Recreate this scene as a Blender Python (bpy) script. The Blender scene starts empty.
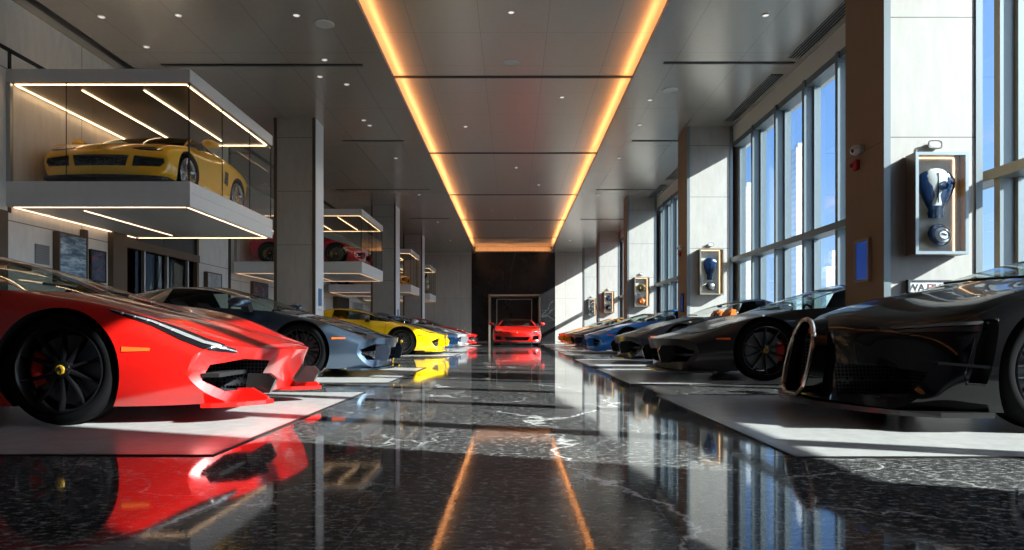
import bpy, bmesh, math, random
from mathutils import Vector, Matrix
from mathutils.bvhtree import BVHTree
random.seed(7)
PI = math.pi
SC = bpy.context.scene
COL = SC.collection

# ------------------------------------------------------------------ materials
MATS = {}
def mat(name, col=(.5, .5, .5), rough=.5, metal=0.0, coat=0.0, emit=None, estr=0.0, ior=1.5, coat_rough=.03, spec=.5):
    if name in MATS: return MATS[name]
    m = bpy.data.materials.new(name); m.use_nodes = True
    b = m.node_tree.nodes['Principled BSDF']
    b.inputs['Base Color'].default_value = (*col, 1)
    b.inputs['Roughness'].default_value = rough
    b.inputs['Metallic'].default_value = metal
    b.inputs['IOR'].default_value = ior
    b.inputs['Specular IOR Level'].default_value = spec
    b.inputs['Coat Weight'].default_value = coat
    b.inputs['Coat Roughness'].default_value = coat_rough
    if emit:
        b.inputs['Emission Color'].default_value = (*emit, 1)
        b.inputs['Emission Strength'].default_value = estr
    MATS[name] = m
    return m
def N(m, t, **kw):
    n = m.node_tree.nodes.new(t)
    for k, v in kw.items(): setattr(n, k, v)
    return n
def L(m, a, b): m.node_tree.links.new(a, b)
def math_node(m, op, a, b=None, clamp=False):
    n = N(m, 'ShaderNodeMath', operation=op, use_clamp=clamp)
    for i, v in enumerate((a, b)):
        if v is None: continue
        if hasattr(v, 'is_linked'): L(m, v, n.inputs[i])
        else: n.inputs[i].default_value = v
    return n.outputs[0]
def noise(m, vec, scale, detail=4, rough=.55, dist=0):
    n = N(m, 'ShaderNodeTexNoise')
    n.inputs['Scale'].default_value = scale; n.inputs['Detail'].default_value = detail
    n.inputs['Roughness'].default_value = rough; n.inputs['Distortion'].default_value = dist
    L(m, vec, n.inputs['Vector'])
    return n.outputs['Fac']
def ramp(m, fac, stops):
    r = N(m, 'ShaderNodeValToRGB')
    e = r.color_ramp.elements
    while len(e) < len(stops): e.new(.5)
    for i, (p, c) in enumerate(stops):
        e[i].position = p; e[i].color = (*c, 1) if not isinstance(c, (int, float)) else (c, c, c, 1)
    L(m, fac, r.inputs[0])
    return r.outputs[0]
def mixc(m, fac, a, b, blend='MIX'):
    n = N(m, 'ShaderNodeMix', data_type='RGBA', blend_type=blend)
    for i, v in ((0, fac), (6, a), (7, b)):
        if hasattr(v, 'is_linked'): L(m, v, n.inputs[i])
        elif i == 0: n.inputs[i].default_value = v
        else: n.inputs[i].default_value = (*v, 1)
    return n.outputs[2]
def bsdf(m): return m.node_tree.nodes['Principled BSDF']
def objco(m): return N(m, 'ShaderNodeTexCoord').outputs['Object']
def sep(m, v):
    s = N(m, 'ShaderNodeSeparateXYZ'); L(m, v, s.inputs[0]); return s.outputs
def vscale(m, v, sx, sy, sz):
    n = N(m, 'ShaderNodeMapping'); n.inputs['Scale'].default_value = (sx, sy, sz); L(m, v, n.inputs[0]); return n.outputs[0]
def lines(m, coord, period, width, off=0.0):
    """1 on a thin joint every `period` metres along a coordinate, else 0"""
    a = math_node(m, 'ADD', coord, off + 1000 * period)
    f = math_node(m, 'MODULO', a, period)
    return math_node(m, 'LESS_THAN', f, width)

def glass_mat(name, tint=(1, 1, 1), refl=1.0, rough=0.0, ior=1.5):
    if name in MATS: return MATS[name]
    m = bpy.data.materials.new(name); m.use_nodes = True
    nt = m.node_tree; nt.nodes.clear()
    out = N(m, 'ShaderNodeOutputMaterial'); mx = N(m, 'ShaderNodeMixShader')
    tr = N(m, 'ShaderNodeBsdfTransparent'); tr.inputs[0].default_value = (*tint, 1)
    gl = N(m, 'ShaderNodeBsdfGlossy'); gl.inputs['Roughness'].default_value = rough
    ge = N(m, 'ShaderNodeNewGeometry'); dt = N(m, 'ShaderNodeVectorMath', operation='DOT_PRODUCT')
    L(m, ge.outputs['Incoming'], dt.inputs[0]); L(m, ge.outputs['Normal'], dt.inputs[1])
    f0 = ((ior - 1) / (ior + 1)) ** 2
    k = math_node(m, 'POWER', math_node(m, 'SUBTRACT', 1.0, math_node(m, 'ABSOLUTE', dt.outputs['Value']), True), 5.0)
    f = math_node(m, 'MULTIPLY', math_node(m, 'ADD', math_node(m, 'MULTIPLY', k, 1 - f0), f0), refl, True)
    L(m, f, mx.inputs[0]); L(m, tr.outputs[0], mx.inputs[1]); L(m, gl.outputs[0], mx.inputs[2]); L(m, mx.outputs[0], out.inputs[0])
    MATS[name] = m
    return m

# ------------------------------------------------------------------ mesh helpers
def set_mats(me, mats):
    for i, x in enumerate(mats):
        if i < len(me.materials): me.materials[i] = x
        else: me.materials.append(x)
def obj(name, bm_or_me, mats, parent=None, smooth=None, loc=None):
    if isinstance(bm_or_me, bmesh.types.BMesh):
        me = bpy.data.meshes.new(name); bm_or_me.normal_update(); bm_or_me.to_mesh(me); bm_or_me.free()
    else: me = bm_or_me
    if not isinstance(mats, (list, tuple)): mats = [mats]
    set_mats(me, mats)
    if smooth is not None:
        me.polygons.foreach_set('use_smooth', [True] * len(me.polygons))
        me.set_sharp_from_angle(angle=math.radians(smooth))
    o = bpy.data.objects.new(name, me); COL.objects.link(o)
    if parent: o.parent = parent
    if loc: o.location = loc
    return o
def thing(name, label, cat, loc=(0, 0, 0), rz=0, group=None):
    o = bpy.data.objects.new(name, None); COL.objects.link(o)
    o.empty_display_size = .2
    o.location = loc; o.rotation_euler = (0, 0, rz)
    return tag(o, label, cat, group)
def tag(o, label, cat, group=None):
    o['label'] = label; o['category'] = cat
    if group: o['group'] = group
    return o
def struct(o): o['kind'] = 'structure'; return o
def B(): return bmesh.new()
def box(bm, x0, y0, z0, x1, y1, z1, mi=0, bev=0.0, M=None):
    r = bmesh.ops.create_cube(bm, size=1)
    vs = r['verts']
    for v in vs:
        v.co = Vector(((x0 + x1) / 2 + v.co.x * (x1 - x0), (y0 + y1) / 2 + v.co.y * (y1 - y0), (z0 + z1) / 2 + v.co.z * (z1 - z0)))
    fs = list({f for v in vs for f in v.link_faces})
    if bev:
        es = list({e for v in vs for e in v.link_edges})
        rb = bmesh.ops.bevel(bm, geom=es, offset=bev, segments=2, affect='EDGES', profile=.6)
        fs = [f for f in rb['faces'] if f.is_valid] + [f for f in fs if f.is_valid]
        vs = list({v for f in fs for v in f.verts})
    for f in fs:
        if f.is_valid: f.material_index = mi
    if M:
        for v in vs: v.co = M @ v.co
    return vs
def prism(bm, pts, axis, a, b, mi=0):
    """polygon pts extruded along axis from a to b; pts are the two other coordinates in xyz order"""
    def mk(p, t):
        if axis == 'x': return (t, p[0], p[1])
        if axis == 'y': return (p[0], t, p[1])
        return (p[0], p[1], t)
    A = [bm.verts.new(mk(p, a)) for p in pts]; Bv = [bm.verts.new(mk(p, b)) for p in pts]
    n = len(pts); fs = []
    fs.append(bm.faces.new(A)); fs.append(bm.faces.new(Bv[::-1]))
    for i in range(n): fs.append(bm.faces.new((A[i], Bv[i], Bv[(i + 1) % n], A[(i + 1) % n])))
    for f in fs: f.material_index = mi
    bmesh.ops.recalc_face_normals(bm, faces=fs)
    return A + Bv
def lathe(bm, prof, n=32, axis='y', mi=0, closed=False, M=None):
    """prof: (radius, height along axis)"""
    rings = []
    for r, h in prof:
        ring = []
        for i in range(n):
            a = 2 * PI * i / n; c, s = r * math.cos(a), r * math.sin(a)
            p = {'y': (c, h, s), 'z': (c, s, h), 'x': (h, c, s)}[axis]
            v = Vector(p)
            ring.append(bm.verts.new(M @ v if M else v))
        rings.append(ring)
    fs = []
    k = len(rings)
    for a in range(k if closed else k - 1):
        A, C = rings[a], rings[(a + 1) % k]
        for i in range(n):
            fs.append(bm.faces.new((A[i], A[(i + 1) % n], C[(i + 1) % n], C[i])))
    if not closed:
        fs.append(bm.faces.new(rings[0])); fs.append(bm.faces.new(rings[-1][::-1]))
    for f in fs: f.material_index = mi
    bmesh.ops.recalc_face_normals(bm, faces=fs)
    return [v for r in rings for v in r]
def tube(bm, pts, r, n=8, mi=0, closed=False):
    pts = [Vector(p) for p in pts]; rings = []
    k = len(pts)
    for i, p in enumerate(pts):
        if closed: t = (pts[(i + 1) % k] - pts[i - 1]).normalized()
        else: t = (pts[min(i + 1, k - 1)] - pts[max(i - 1, 0)]).normalized()
        up = Vector((0, 0, 1)) if abs(t.z) < .9 else Vector((1, 0, 0))
        a = t.cross(up).normalized(); b = a.cross(t)
        rr = r[i] if isinstance(r, (list, tuple)) else r
        rings.append([bm.verts.new(p + a * rr * math.cos(2 * PI * j / n) + b * rr * math.sin(2 * PI * j / n)) for j in range(n)])
    fs = []
    for i in range(k if closed else k - 1):
        A, C = rings[i], rings[(i + 1) % k]
        for j in range(n): fs.append(bm.faces.new((A[j], A[(j + 1) % n], C[(j + 1) % n], C[j])))
    if not closed: fs += [bm.faces.new(rings[0][::-1]), bm.faces.new(rings[-1])]
    for f in fs: f.material_index = mi
    bmesh.ops.recalc_face_normals(bm, faces=fs)
def evaluated(bm, mods, nslots=8):
    """apply modifiers [(type, {props})] to a bmesh, return a plain mesh"""
    me = bpy.data.meshes.new('tmp'); bm.to_mesh(me); bm.free()
    o = bpy.data.objects.new('tmp', me); COL.objects.link(o)
    for i in range(nslots): me.materials.append(None)
    for t, kw in mods:
        md = o.modifiers.new(t, t)
        for k, v in kw.items(): setattr(md, k, v)
    dg = bpy.context.evaluated_depsgraph_get(); dg.update()
    res = bpy.data.meshes.new_from_object(o.evaluated_get(dg), depsgraph=dg)
    bpy.data.objects.remove(o); bpy.data.meshes.remove(me)
    return res
def tmpobj(bm):
    me = bpy.data.meshes.new('cut'); bm.to_mesh(me); bm.free()
    for i in range(8): me.materials.append(None)
    o = bpy.data.objects.new('cut', me); COL.objects.link(o)
    return o
def submesh(me, test):
    """a bmesh holding only the faces of mesh me that pass test(face)"""
    bm = bmesh.new(); bm.from_mesh(me)
    bmesh.ops.delete(bm, geom=[f for f in bm.faces if not test(f)], context='FACES')
    for f in bm.faces: f.material_index = 0
    return bm

# ------------------------------------------------------------------ car kit
# local frame of every car: nose at x = 0 pointing +x, y across, z up, wheels on z = 0
BLACK = mat('matte black plastic', (.012, .012, .013), .55)
GLOSSBLACK = mat('gloss black', (.006, .006, .007), .12, coat=.5)
RUBBER = mat('tyre rubber', (.005, .005, .0055), .8, spec=.05)
RIMBLACK = mat('satin black rim', (.012, .012, .014), .28, .6)
RIMSILVER = mat('silver rim', (.55, .56, .58), .25, 1)
DISC = mat('brake disc steel', (.25, .25, .26), .35, 1)
REDCAL = mat('red brake caliper', (.7, .02, .015), .3, coat=.6)
YELCAL = mat('yellow brake caliper', (.85, .45, .02), .3, coat=.6)
CAPYEL = mat('yellow hub cap', (.85, .5, .03), .3)
LENS = glass_mat('headlight lens', (.75, .78, .82), 1.0, .02)
LEDWHITE = mat('headlight reflector', (.75, .78, .82), .15, .8)
MESHBLK = mat('black grille mesh', (.02, .02, .022), .4, .3)
def _grille():
    m = MESHBLK; v = objco(m)
    vo = N(m, 'ShaderNodeTexVoronoi', feature='DISTANCE_TO_EDGE'); vo.inputs['Scale'].default_value = 42
    vo.inputs['Randomness'].default_value = 0.15
    L(m, v, vo.inputs['Vector'])
    t = math_node(m, 'LESS_THAN', vo.outputs['Distance'], .09)
    L(m, mixc(m, t, (.004, .004, .005), (.16, .16, .18)), bsdf(m).inputs['Base Color'])
_grille()
CARGLASS = glass_mat('car glass', (.66, .74, .70), .7)
DARKGLASS = glass_mat('dark tinted car glass', (.16, .17, .17), 1.0)
MARKER = mat('amber side marker', (.9, .12, .02), .2, coat=.5)
SEATBLK = mat('black cabin leather', (.02, .02, .022), .5)
SEATTAN = mat('orange tan leather', (.85, .22, .02), .5)
CARBON = mat('dark satin carbon', (.018, .017, .017), .25, coat=.6)

def paint(name, col, metal=.35, rough=.3, coat=1.0):
    return mat(name, col, rough, metal, coat=coat, coat_rough=.02, spec=.5 if coat == 1.0 else .25)

def make_wheel(R, W, spokes, rimmat, calmat, capmat, style):
    """returns list of (name, mesh, material); wheel in xz plane, outer face towards -y (y=-W/2)"""
    out = []
    rr = R * .80
    bm = B()
    w = W / 2
    lathe(bm, [(rr * .97, -w * .86), (rr * 1.02, -w * .96), (R * .91, -w), (R * .965, -w * .93), (R * .992, -w * .78), (R, -w * .5), (R, w * .5), (R * .992, w * .78), (R * .965, w * .93), (R * .91, w), (rr, w * .9)], 56, closed=True)
    # tread grooves: thin rings proud of the tread
    for yy in (-.55, -.18, .18, .55):
        lathe(bm, [(R * .999, w * (yy - .1)), (R * 1.004, w * (yy - .09)), (R * 1.004, w * (yy + .09)), (R * .999, w * (yy + .1))], 56, closed=True)
    out.append(('tyre', bm, RUBBER))
    bm = B()
    # rim barrel + lip
    lathe(bm, [(rr * .985, -w * .90), (rr, -w * .97), (rr * .97, -w * .99), (rr * .935, -w * .9), (rr * .90, -w * .5), (rr * .86, w * .2), (rr * .9, w * .85), (rr * .99, w * .88)], 56, closed=True)
    # hub
    lathe(bm, [(R * .17, -w * .62), (R * .15, -w * .8), (R * .1, -w * .84), (R * .1, -w * .3), (R * .17, -w * .3)], 28, closed=True)
    def spoke(a0, a1, wi, wo, y0=-.74, y1=-.9):
        r0, r1 = R * .12, rr * .955
        n = 5; prev = None
        for i in range(n + 1):
            t = i / n; r = r0 + (r1 - r0) * t; a = a0 + (a1 - a0) * t
            hw = wi + (wo - wi) * t
            y = w * (y0 + (y1 - y0) * t + .10 * math.sin(PI * t))
            c, s = math.cos(a), math.sin(a); tx, tz = -s, c
            ring = [bm.verts.new((r * c + tx * q * hw, y + d, r * s + tz * q * hw)) for q, d in ((-.5, 0.0), (.5, 0.0), (1, .035), (-1, .035))]
            if prev:
                for k in range(4):
                    bm.faces.new((prev[k], prev[(k + 1) % 4], ring[(k + 1) % 4], ring[k]))
            else: bm.faces.new(ring[::-1])
            prev = ring
        bm.faces.new(prev)
    for k in range(spokes):
        a = 2 * PI * k / spokes + .3
        if style == 'multi': spoke(a, a, .016, .010)
        elif style == 'y':
            d = PI / spokes * .62
            spoke(a - .05, a - d, .014, .008); spoke(a + .05, a + d, .014, .008)
        else: spoke(a, a, .03, .035)
    bmesh.ops.recalc_face_normals(bm, faces=bm.faces[:])
    for k in range(5):
        a = 2 * PI * k / 5
        lathe(bm, [(R * .018, -w * .88), (R * .018, -w * .6)], 8, M=Matrix.Translation((R * .115 * math.cos(a), 0, R * .115 * math.sin(a))))
    out.append(('rim', bm, rimmat))
    bm = B()
    lathe(bm, [(R * .25, -w * .18), (R * .62, -w * .18), (R * .62, -w * .02), (R * .25, -w * .02)], 40, closed=True)
    lathe(bm, [(R * .25, -w * .25), (R * .25, w * .1)], 24)
    out.append(('brake_disc', bm, DISC))
    bm = B()
    a0, a1 = (2.6, 3.7)
    rings = []
    for i in range(9):
        a = a0 + (a1 - a0) * i / 8
        e = 1 - .25 * abs(i - 4) / 4
        rings.append([bm.verts.new((q * math.cos(a), y, q * math.sin(a))) for q, y in ((R * .42, -w * .5 * e), (R * .6, -w * .58 * e), (R * .68, -w * .4 * e), (R * .68, 0.01), (R * .42, 0.01))])
    for i in range(8):
        for k in range(5): bm.faces.new((rings[i][k], rings[i][(k + 1) % 5], rings[i + 1][(k + 1) % 5], rings[i + 1][k]))
    bm.faces.new(rings[0][::-1]); bm.faces.new(rings[-1]); bmesh.ops.recalc_face_normals(bm, faces=bm.faces[:])
    out.append(('brake_caliper', bm, calmat))
    bm = B()
    lathe(bm, [(R * .085, -w * .80), (R * .085, -w * .87), (R * .075, -w * .9)], 24)
    # the dark figure mark on the cap, a few raised strokes
    for q in ((-.020, -.022, -.012, .012), (-.006, -.006, .006, .024), (.008, -.024, .016, .010)):
        x0, z0, x1, z1 = [t * R / .34 * .8 for t in q]
        box(bm, x0, -w * .93, z0, x1, -w * .89, z1, mi=1)
    out.append(('hub_cap', bm, [capmat, BLACK]))
    return out

def ring_faces(bm, S, mi):
    """S[station][line] half section -> closed mirrored mesh; mi(s, j) gives the material index"""
    V = []
    nl = len(S[0])
    for st in S:
        row = {}
        for j, (x, y, z) in enumerate(st):
            if abs(y) < 1e-6: v = bm.verts.new((x, 0, z)); row[(j, 1)] = row[(j, -1)] = v
            else:
                row[(j, 1)] = bm.verts.new((x, y, z)); row[(j, -1)] = bm.verts.new((x, -y, z))
        V.append(row)
    for s in range(len(S) - 1):
        for j in range(nl - 1):
            for sg in (1, -1):
                q = (V[s][(j, sg)], V[s][(j + 1, sg)], V[s + 1][(j + 1, sg)], V[s + 1][(j, sg)])
                f = bm.faces.new(q if sg < 0 else q[::-1]); f.material_index = mi(s, j)
    for e, row in ((0, V[0]), (len(S) - 1, V[-1])):
        for a in range(nl // 2 - 1 + 0):
            b = nl - 1 - a
            if b - a <= 1: break
            for sg in (1, -1):
                q = [row[(a, sg)], row[(a + 1, sg)], row[(b - 1, sg)], row[(b, sg)]]
                uq = []
                for v in q:
                    if v not in uq: uq.append(v)
                f = bm.faces.new(uq); f.material_index = mi(-1 if e == 0 else len(S), a)
    bmesh.ops.recalc_face_normals(bm, faces=bm.faces[:])
    return V

def crease(bm, V, spec_s, spec_j, nl):
    lay = bm.edges.layers.float.get('crease_edge') or bm.edges.layers.float.new('crease_edge')
    ns = len(V)
    def setc(a, b, c):
        if a is b: return
        e = bm.edges.get((a, b))
        if e: e[lay] = max(e[lay], c)
    for (j, s0, s1, c) in spec_j:
        for s in range(s0, s1):
            for sg in (1, -1): setc(V[s][(j, sg)], V[s + 1][(j, sg)], c)
    for (s, j0, j1, c) in spec_s:
        for j in range(j0, j1):
            for sg in (1, -1): setc(V[s][(j, sg)], V[s][(j + 1, sg)], c)

def patch(bvh, top, bot, n, m, d, off, thick=0.0):
    """a skin lying on a body: two polylines (as seen along direction d) are bridged by n x m points shot onto the body and lifted by off"""
    def resample(P, n):
        P = [Vector(p) for p in P]
        ls = [0]
        for a, b in zip(P, P[1:]): ls.append(ls[-1] + (b - a).length)
        out = []
        for i in range(n + 1):
            t = ls[-1] * i / n
            k = 0
            while k < len(P) - 2 and ls[k + 1] < t: k += 1
            u = (t - ls[k]) / max(1e-9, ls[k + 1] - ls[k])
            out.append(P[k].lerp(P[k + 1], min(1, max(0, u))))
        return out
    T, Bt = resample(top, n), resample(bot, n)
    d = Vector(d).normalized()
    bm = B(); g = []
    for i in range(n + 1):
        row = []
        for k in range(m + 1):
            p = T[i].lerp(Bt[i], k / m)
            h = bvh.ray_cast(p - d * 3, d)
            q = h[0] + h[1] * (off if h[1].dot(d) < 0 else -off) if h[0] else None
            row.append(bm.verts.new(q) if q else None)
        g.append(row)
    for i in range(n):
        for k in range(m):
            q = (g[i][k], g[i + 1][k], g[i + 1][k + 1], g[i][k + 1])
            if all(q):
                try: bm.faces.new(q)
                except ValueError: pass
    bmesh.ops.delete(bm, geom=[v for v in bm.verts if not v.link_faces], context='VERTS')
    bm.normal_update()
    fl = [f for f in bm.faces if f.normal.dot(d) > 0]
    if fl: bmesh.ops.reverse_faces(bm, faces=fl)
    if thick:
        bm.normal_update()
        r = bmesh.ops.solidify(bm, geom=bm.faces[:], thickness=thick)
    return bm
def mirror_pts(P): return [(x, -y, z) for x, y, z in P]

def rowz(x, *yz): return [(x, y, z) for y, z in yz]
def st(x, pts): return [(x + (p[2] if len(p) > 2 else 0), p[0], p[1]) for p in pts]
# ------------------------------------------------------------------ car masters
def P(name, bm, mats, ch=None, loc=(0, 0, 0), smooth=35, label=None):
    if isinstance(bm, bmesh.types.BMesh):
        me = bpy.data.meshes.new(name); bm.normal_update(); bm.to_mesh(me); bm.free()
    else: me = bm
    if not isinstance(mats, (list, tuple)): mats = [mats]
    if smooth is not None and len(me.polygons):
        me.polygons.foreach_set('use_smooth', [True] * len(me.polygons)); me.set_sharp_from_angle(angle=math.radians(smooth))
    return dict(name=name, me=me, mats=list(mats), ch=ch or [], loc=loc, label=label)

WH = {}
def wheel_part(R, W, spokes, rimmat, calmat, capmat, style, side, loc):
    key = (R, W, spokes, rimmat.name, calmat.name, capmat.name, style, side)
    if key not in WH:
        parts = make_wheel(R, W, spokes, rimmat, calmat, capmat, style)
        out = {}
        for n, bm, m in parts:
            if side > 0:
                for v in bm.verts: v.co.y = -v.co.y
                bmesh.ops.reverse_faces(bm, faces=bm.faces[:])
            out[n] = P(n, bm, m, smooth=40)
        rim = out['rim']
        WH[key] = (rim['me'], rim['mats'], [out[k] for k in ('tyre', 'brake_disc', 'brake_caliper', 'hub_cap')])
    me, mats, ch = WH[key]
    return dict(name='wheel', me=me, mats=mats, ch=ch, loc=loc, label=None)

def sub_body(S, mi, cs, cj, arches, cutters, level=3):
    bm = B(); V = ring_faces(bm, S, mi); crease(bm, V, cs, cj, len(S[0]))
    mods = [('SUBSURF', dict(levels=level, render_levels=level, use_limit_surface=False))]
    tmp = []
    cb = B()
    for x, z, r, y0, y1 in arches:
        for sg in (1, -1):
            n = 48; a = [(x + r * math.cos(2 * PI * i / n), z + r * math.sin(2 * PI * i / n)) for i in range(n)]
            prism(cb, [(p[0], p[1]) for p in a], 'y', sg * y0, sg * y1, 4)
    for c in cutters:
        c(cb)
    co = tmpobj(cb); tmp.append(co)
    mods.append(('BOOLEAN', dict(operation='DIFFERENCE', solver='EXACT', object=co, use_self=True)))
    me = evaluated(bm, mods)
    for o in tmp:
        d = o.data; bpy.data.objects.remove(o); bpy.data.meshes.remove(d)
    return me

def body_parts(me, paintslot='PAINT', secondary='PAINT2', glass=CARGLASS, engine=GLOSSBLACK):
    """split the sculpted shell by material into body, glass, wells"""
    out = []
    bm = submesh(me, lambda f: f.material_index in (0, 4, 5, 6))
    # keep material index for body slots
    bm.free()
    bm = bmesh.new(); bm.from_mesh(me)
    bmesh.ops.delete(bm, geom=[f for f in bm.faces if f.material_index not in (0, 4, 6)], context='FACES')
    remap = {0: 0, 4: 1, 6: 2}
    for f in bm.faces: f.material_index = remap[f.material_index]
    out.append(P('body_shell', bm, [paintslot, BLACK, secondary], smooth=32))
    for name, idx, m in (('windshield', 1, glass), ('engine_cover', 3, engine)):
        bm = submesh(me, lambda f: f.material_index == idx)
        if bm.faces: out.append(P(name, bm, m, smooth=40))
        else: bm.free()
    for sg in (1, -1):
        bm = submesh(me, lambda f: f.material_index == 2 and f.calc_center_median().y * sg > 0)
        if bm.faces: out.append(P('side_window', bm, glass, smooth=40))
        else: bm.free()
        for nm, q in (('air_intake', lambda c: c.x > -1.5 and abs(c.y) > .27), ('side_scoop', lambda c: c.x <= -1.5)):
            bm = submesh(me, lambda f: f.material_index == 5 and f.calc_center_median().y * sg > 0 and q(f.calc_center_median()))
            if bm.faces: out.append(P(nm, bm, MESHBLK, smooth=None))
            else: bm.free()
    bm = submesh(me, lambda f: f.material_index == 5 and f.calc_center_median().x > -1.5 and abs(f.calc_center_median().y) <= .27)
    if bm.faces: out.append(P('centre_grille', bm, MESHBLK, smooth=None))
    else: bm.free()
    return out

def seat(mat_, x, y, z):
    bm = B()
    prof = [(-.02, 0), (.5, .05), (.52, .16), (.42, .2), (.02, .14), (-.12, .45), (-.2, .66), (-.28, .7), (-.33, .64), (-.22, .1)]
    prism(bm, [(x + a, z + b) for a, b in prof], 'y', y - .22, y + .22)
    bmesh.ops.bevel(bm, geom=[e for e in bm.edges], offset=.03, segments=2, affect='EDGES')
    return P('seat', bm, mat_, smooth=50)

def cabin(x_dash, x_seat, y=.36, seatmat=SEATBLK, zf=.18, zd=.72):
    out = []
    bm = B()
    prism(bm, [(x_dash + .18, zd + .03), (x_dash + .05, zd + .06), (x_dash - .12, zd + .04), (x_dash - .2, zd - .08), (x_dash - .16, zd - .25), (x_dash, zf), (x_dash + .18, zf)], 'y', -.62, .62)
    bmesh.ops.bevel(bm, geom=[e for e in bm.edges], offset=.02, segments=2, affect='EDGES')
    out.append(P('dashboard', bm, SEATBLK, smooth=50))
    for s in (1, -1): out.append(seat(seatmat, x_seat - .1, s * y, zf + .11))
    bm = B()
    c = Vector((x_dash - .34, y, zd + .02)); R = .17; pts = []
    for i in range(24):
        a = 2 * PI * i / 24; pts.append(c + Vector((R * math.sin(a) * .35, R * math.cos(a), R * math.sin(a) * .94)))
    tube(bm, pts, .016, 8, closed=True)
    tube(bm, [c + Vector((0, -R, 0)), c + Vector((.03, 0, -.01)), c + Vector((0, R, 0))], .014, 6)
    tube(bm, [c + Vector((.03, 0, 0)), c + Vector((.16, 0, -.05))], .03, 8)
    out.append(P('steering_wheel', bm, BLACK, smooth=50))
    bm = B(); box(bm, x_dash - 1.9, -.74, .15, x_dash + .3, .74, .19, bev=.01); box(bm, x_dash - 1.3, -.1, .19, x_dash - .1, .1, .45, bev=.03)
    out.append(P('cabin_floor', bm, BLACK, smooth=50))
    return out

def mirror(x, y, z, s, paintslot, reach=.14):
    bm = B()
    prof = [(0, 0, .035, .05), (.03, .0, .075, .1), (.1, .005, .085, .115), (.17, .0, .075, .1), (.215, -.01, .03, .045)]
    rings = []
    for d, dz, h, l in prof:
        ring = []
        for i in range(14):
            a = 2 * PI * i / 14
            ring.append(bm.verts.new((x + l * math.cos(a) - d * .25, y + s * (d + reach * .5), z + dz + h * math.sin(a) * (.8 if math.sin(a) < 0 else .75))))
        rings.append(ring)
    for a, b in zip(rings, rings[1:]):
        for i in range(14): bm.faces.new((a[i], a[(i + 1) % 14], b[(i + 1) % 14], b[i]))
    bm.faces.new(rings[0]); bm.faces.new(rings[-1])
    bmesh.ops.recalc_face_normals(bm, faces=bm.faces[:])
    bmesh.ops.subdivide_edges(bm, edges=bm.edges[:], cuts=1, smooth=.6, use_grid_fill=True)
    st_ = B()
    prism(st_, [(x + .07, z - .12), (x - .03, z - .12), (x - .04, z), (x + .03, z)], 'y', y - s * .05, y + s * (reach * .5 + .03))
    gl = B()
    lathe(gl, [(.085, 0), (.07, -.012)], 24, axis='x', M=Matrix.Translation((x - .115, y + s * (reach * .5 + .1), z)) @ Matrix.Diagonal((1, 1.1, .7, 1)))
    return P('side_mirror', bm, paintslot, [P('mirror_stalk', st_, BLACK, smooth=None), P('mirror_glass', gl, RIMSILVER)], smooth=50)

def splitter(front, xb, z0, z1, matslot, name='splitter', kick=0.0):
    """front: half outline [(x,y)...] from centre outwards"""
    pts = [(x, y) for x, y in front] + [(xb, front[-1][1])]
    full = [(x, y) for x, y in pts] + [(x, -y) for x, y in pts[::-1]]
    q = []
    for p in full:
        if not q or (Vector(p) - Vector(q[-1])).length > 1e-5: q.append(p)
    if (Vector(q[0]) - Vector(q[-1])).length < 1e-5: q.pop()
    bm = B(); prism(bm, q, 'z', z0, z1)
    return P(name, bm, matslot, smooth=None)

# ---- the wedge shaped mid-engined supercar (default) -----------------------------------------
def wedge_stations(o):
    fx = o['fx']; nz = o.get('nz', 0.0)
    S = []
    S.append([(-.08, 0, .12), (-.20, .78, .12), (-.30, .86, .19), (-.37, .90, .30), (-.34, .89, .42), (-.27, .83, .47), (-.20, .72, .48), (-.12, .52, .485), (-.05, .27, .485), (0, 0, .485)])
    S.append(st(-.52, [(0, .11), (.86, .11), (.92, .20), (.945, .36), (.93, .50), (.85, .585), (.70, .59), (.50, .60), (.25, .62), (0, .625)]))
    S.append(st(-.74, [(0, .11), (.88, .11), (.935, .20), (.958, .38), (.948, .58), (.875, .69), (.72, .665), (.50, .67), (.25, .69), (0, .695)]))
    S.append(st(-1.06, [(0, .11), (.89, .11), (.94, .20), (.96, .40), (.958, .67), (.885, .78), (.74, .75), (.54, .745), (.27, .765), (0, .77)]))
    S.append(st(-1.38, [(0, .11), (.89, .11), (.93, .20), (.955, .42), (.952, .68), (.87, .815), (.79, .825), (.735, .825, -.02), (.38, .835, .02), (0, .84, .04)]))
    S.append(st(-1.86, [(0, .11), (.89, .11), (.925, .20), (.945, .42), (.945, .69), (.865, .85), (.685, 1.0), (.635, 1.015), (.33, 1.04), (0, 1.05)]))
    S.append(st(-2.32, [(0, .11), (.90, .11), (.93, .20), (.945, .43), (.945, .71), (.865, .875), (.60, 1.115), (.545, 1.135), (.28, 1.155), (0, 1.16)]))
    S.append(st(-2.78, [(0, .11), (.91, .11), (.935, .20), (.95, .43), (.95, .73), (.87, .90), (.585, 1.115), (.53, 1.14), (.28, 1.16), (0, 1.165)]))
    S.append(st(-3.16, [(0, .12), (.91, .12), (.945, .22), (.965, .43), (.972, .75), (.89, .925), (.61, 1.06), (.54, 1.08), (.28, 1.105), (0, 1.11)]))
    S.append(st(-3.62, [(0, .13), (.90, .13), (.95, .24), (.975, .43), (.98, .77), (.90, .90), (.66, .97), (.52, .99), (.26, 1.01), (0, 1.015)]))
    S.append(st(-4.1, [(0, .16), (.88, .16), (.93, .26), (.955, .45), (.955, .74), (.87, .85), (.67, .895), (.47, .905), (.25, .91), (0, .91)]))
    S.append(st(-4.40, [(0, .24), (.78, .24), (.85, .32), (.90, .5), (.90, .74), (.82, .82), (.66, .84), (.45, .845), (.25, .848), (0, .85)]))
    return [[(fx(x), y, z) for x, y, z in s] for s in S]

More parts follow.
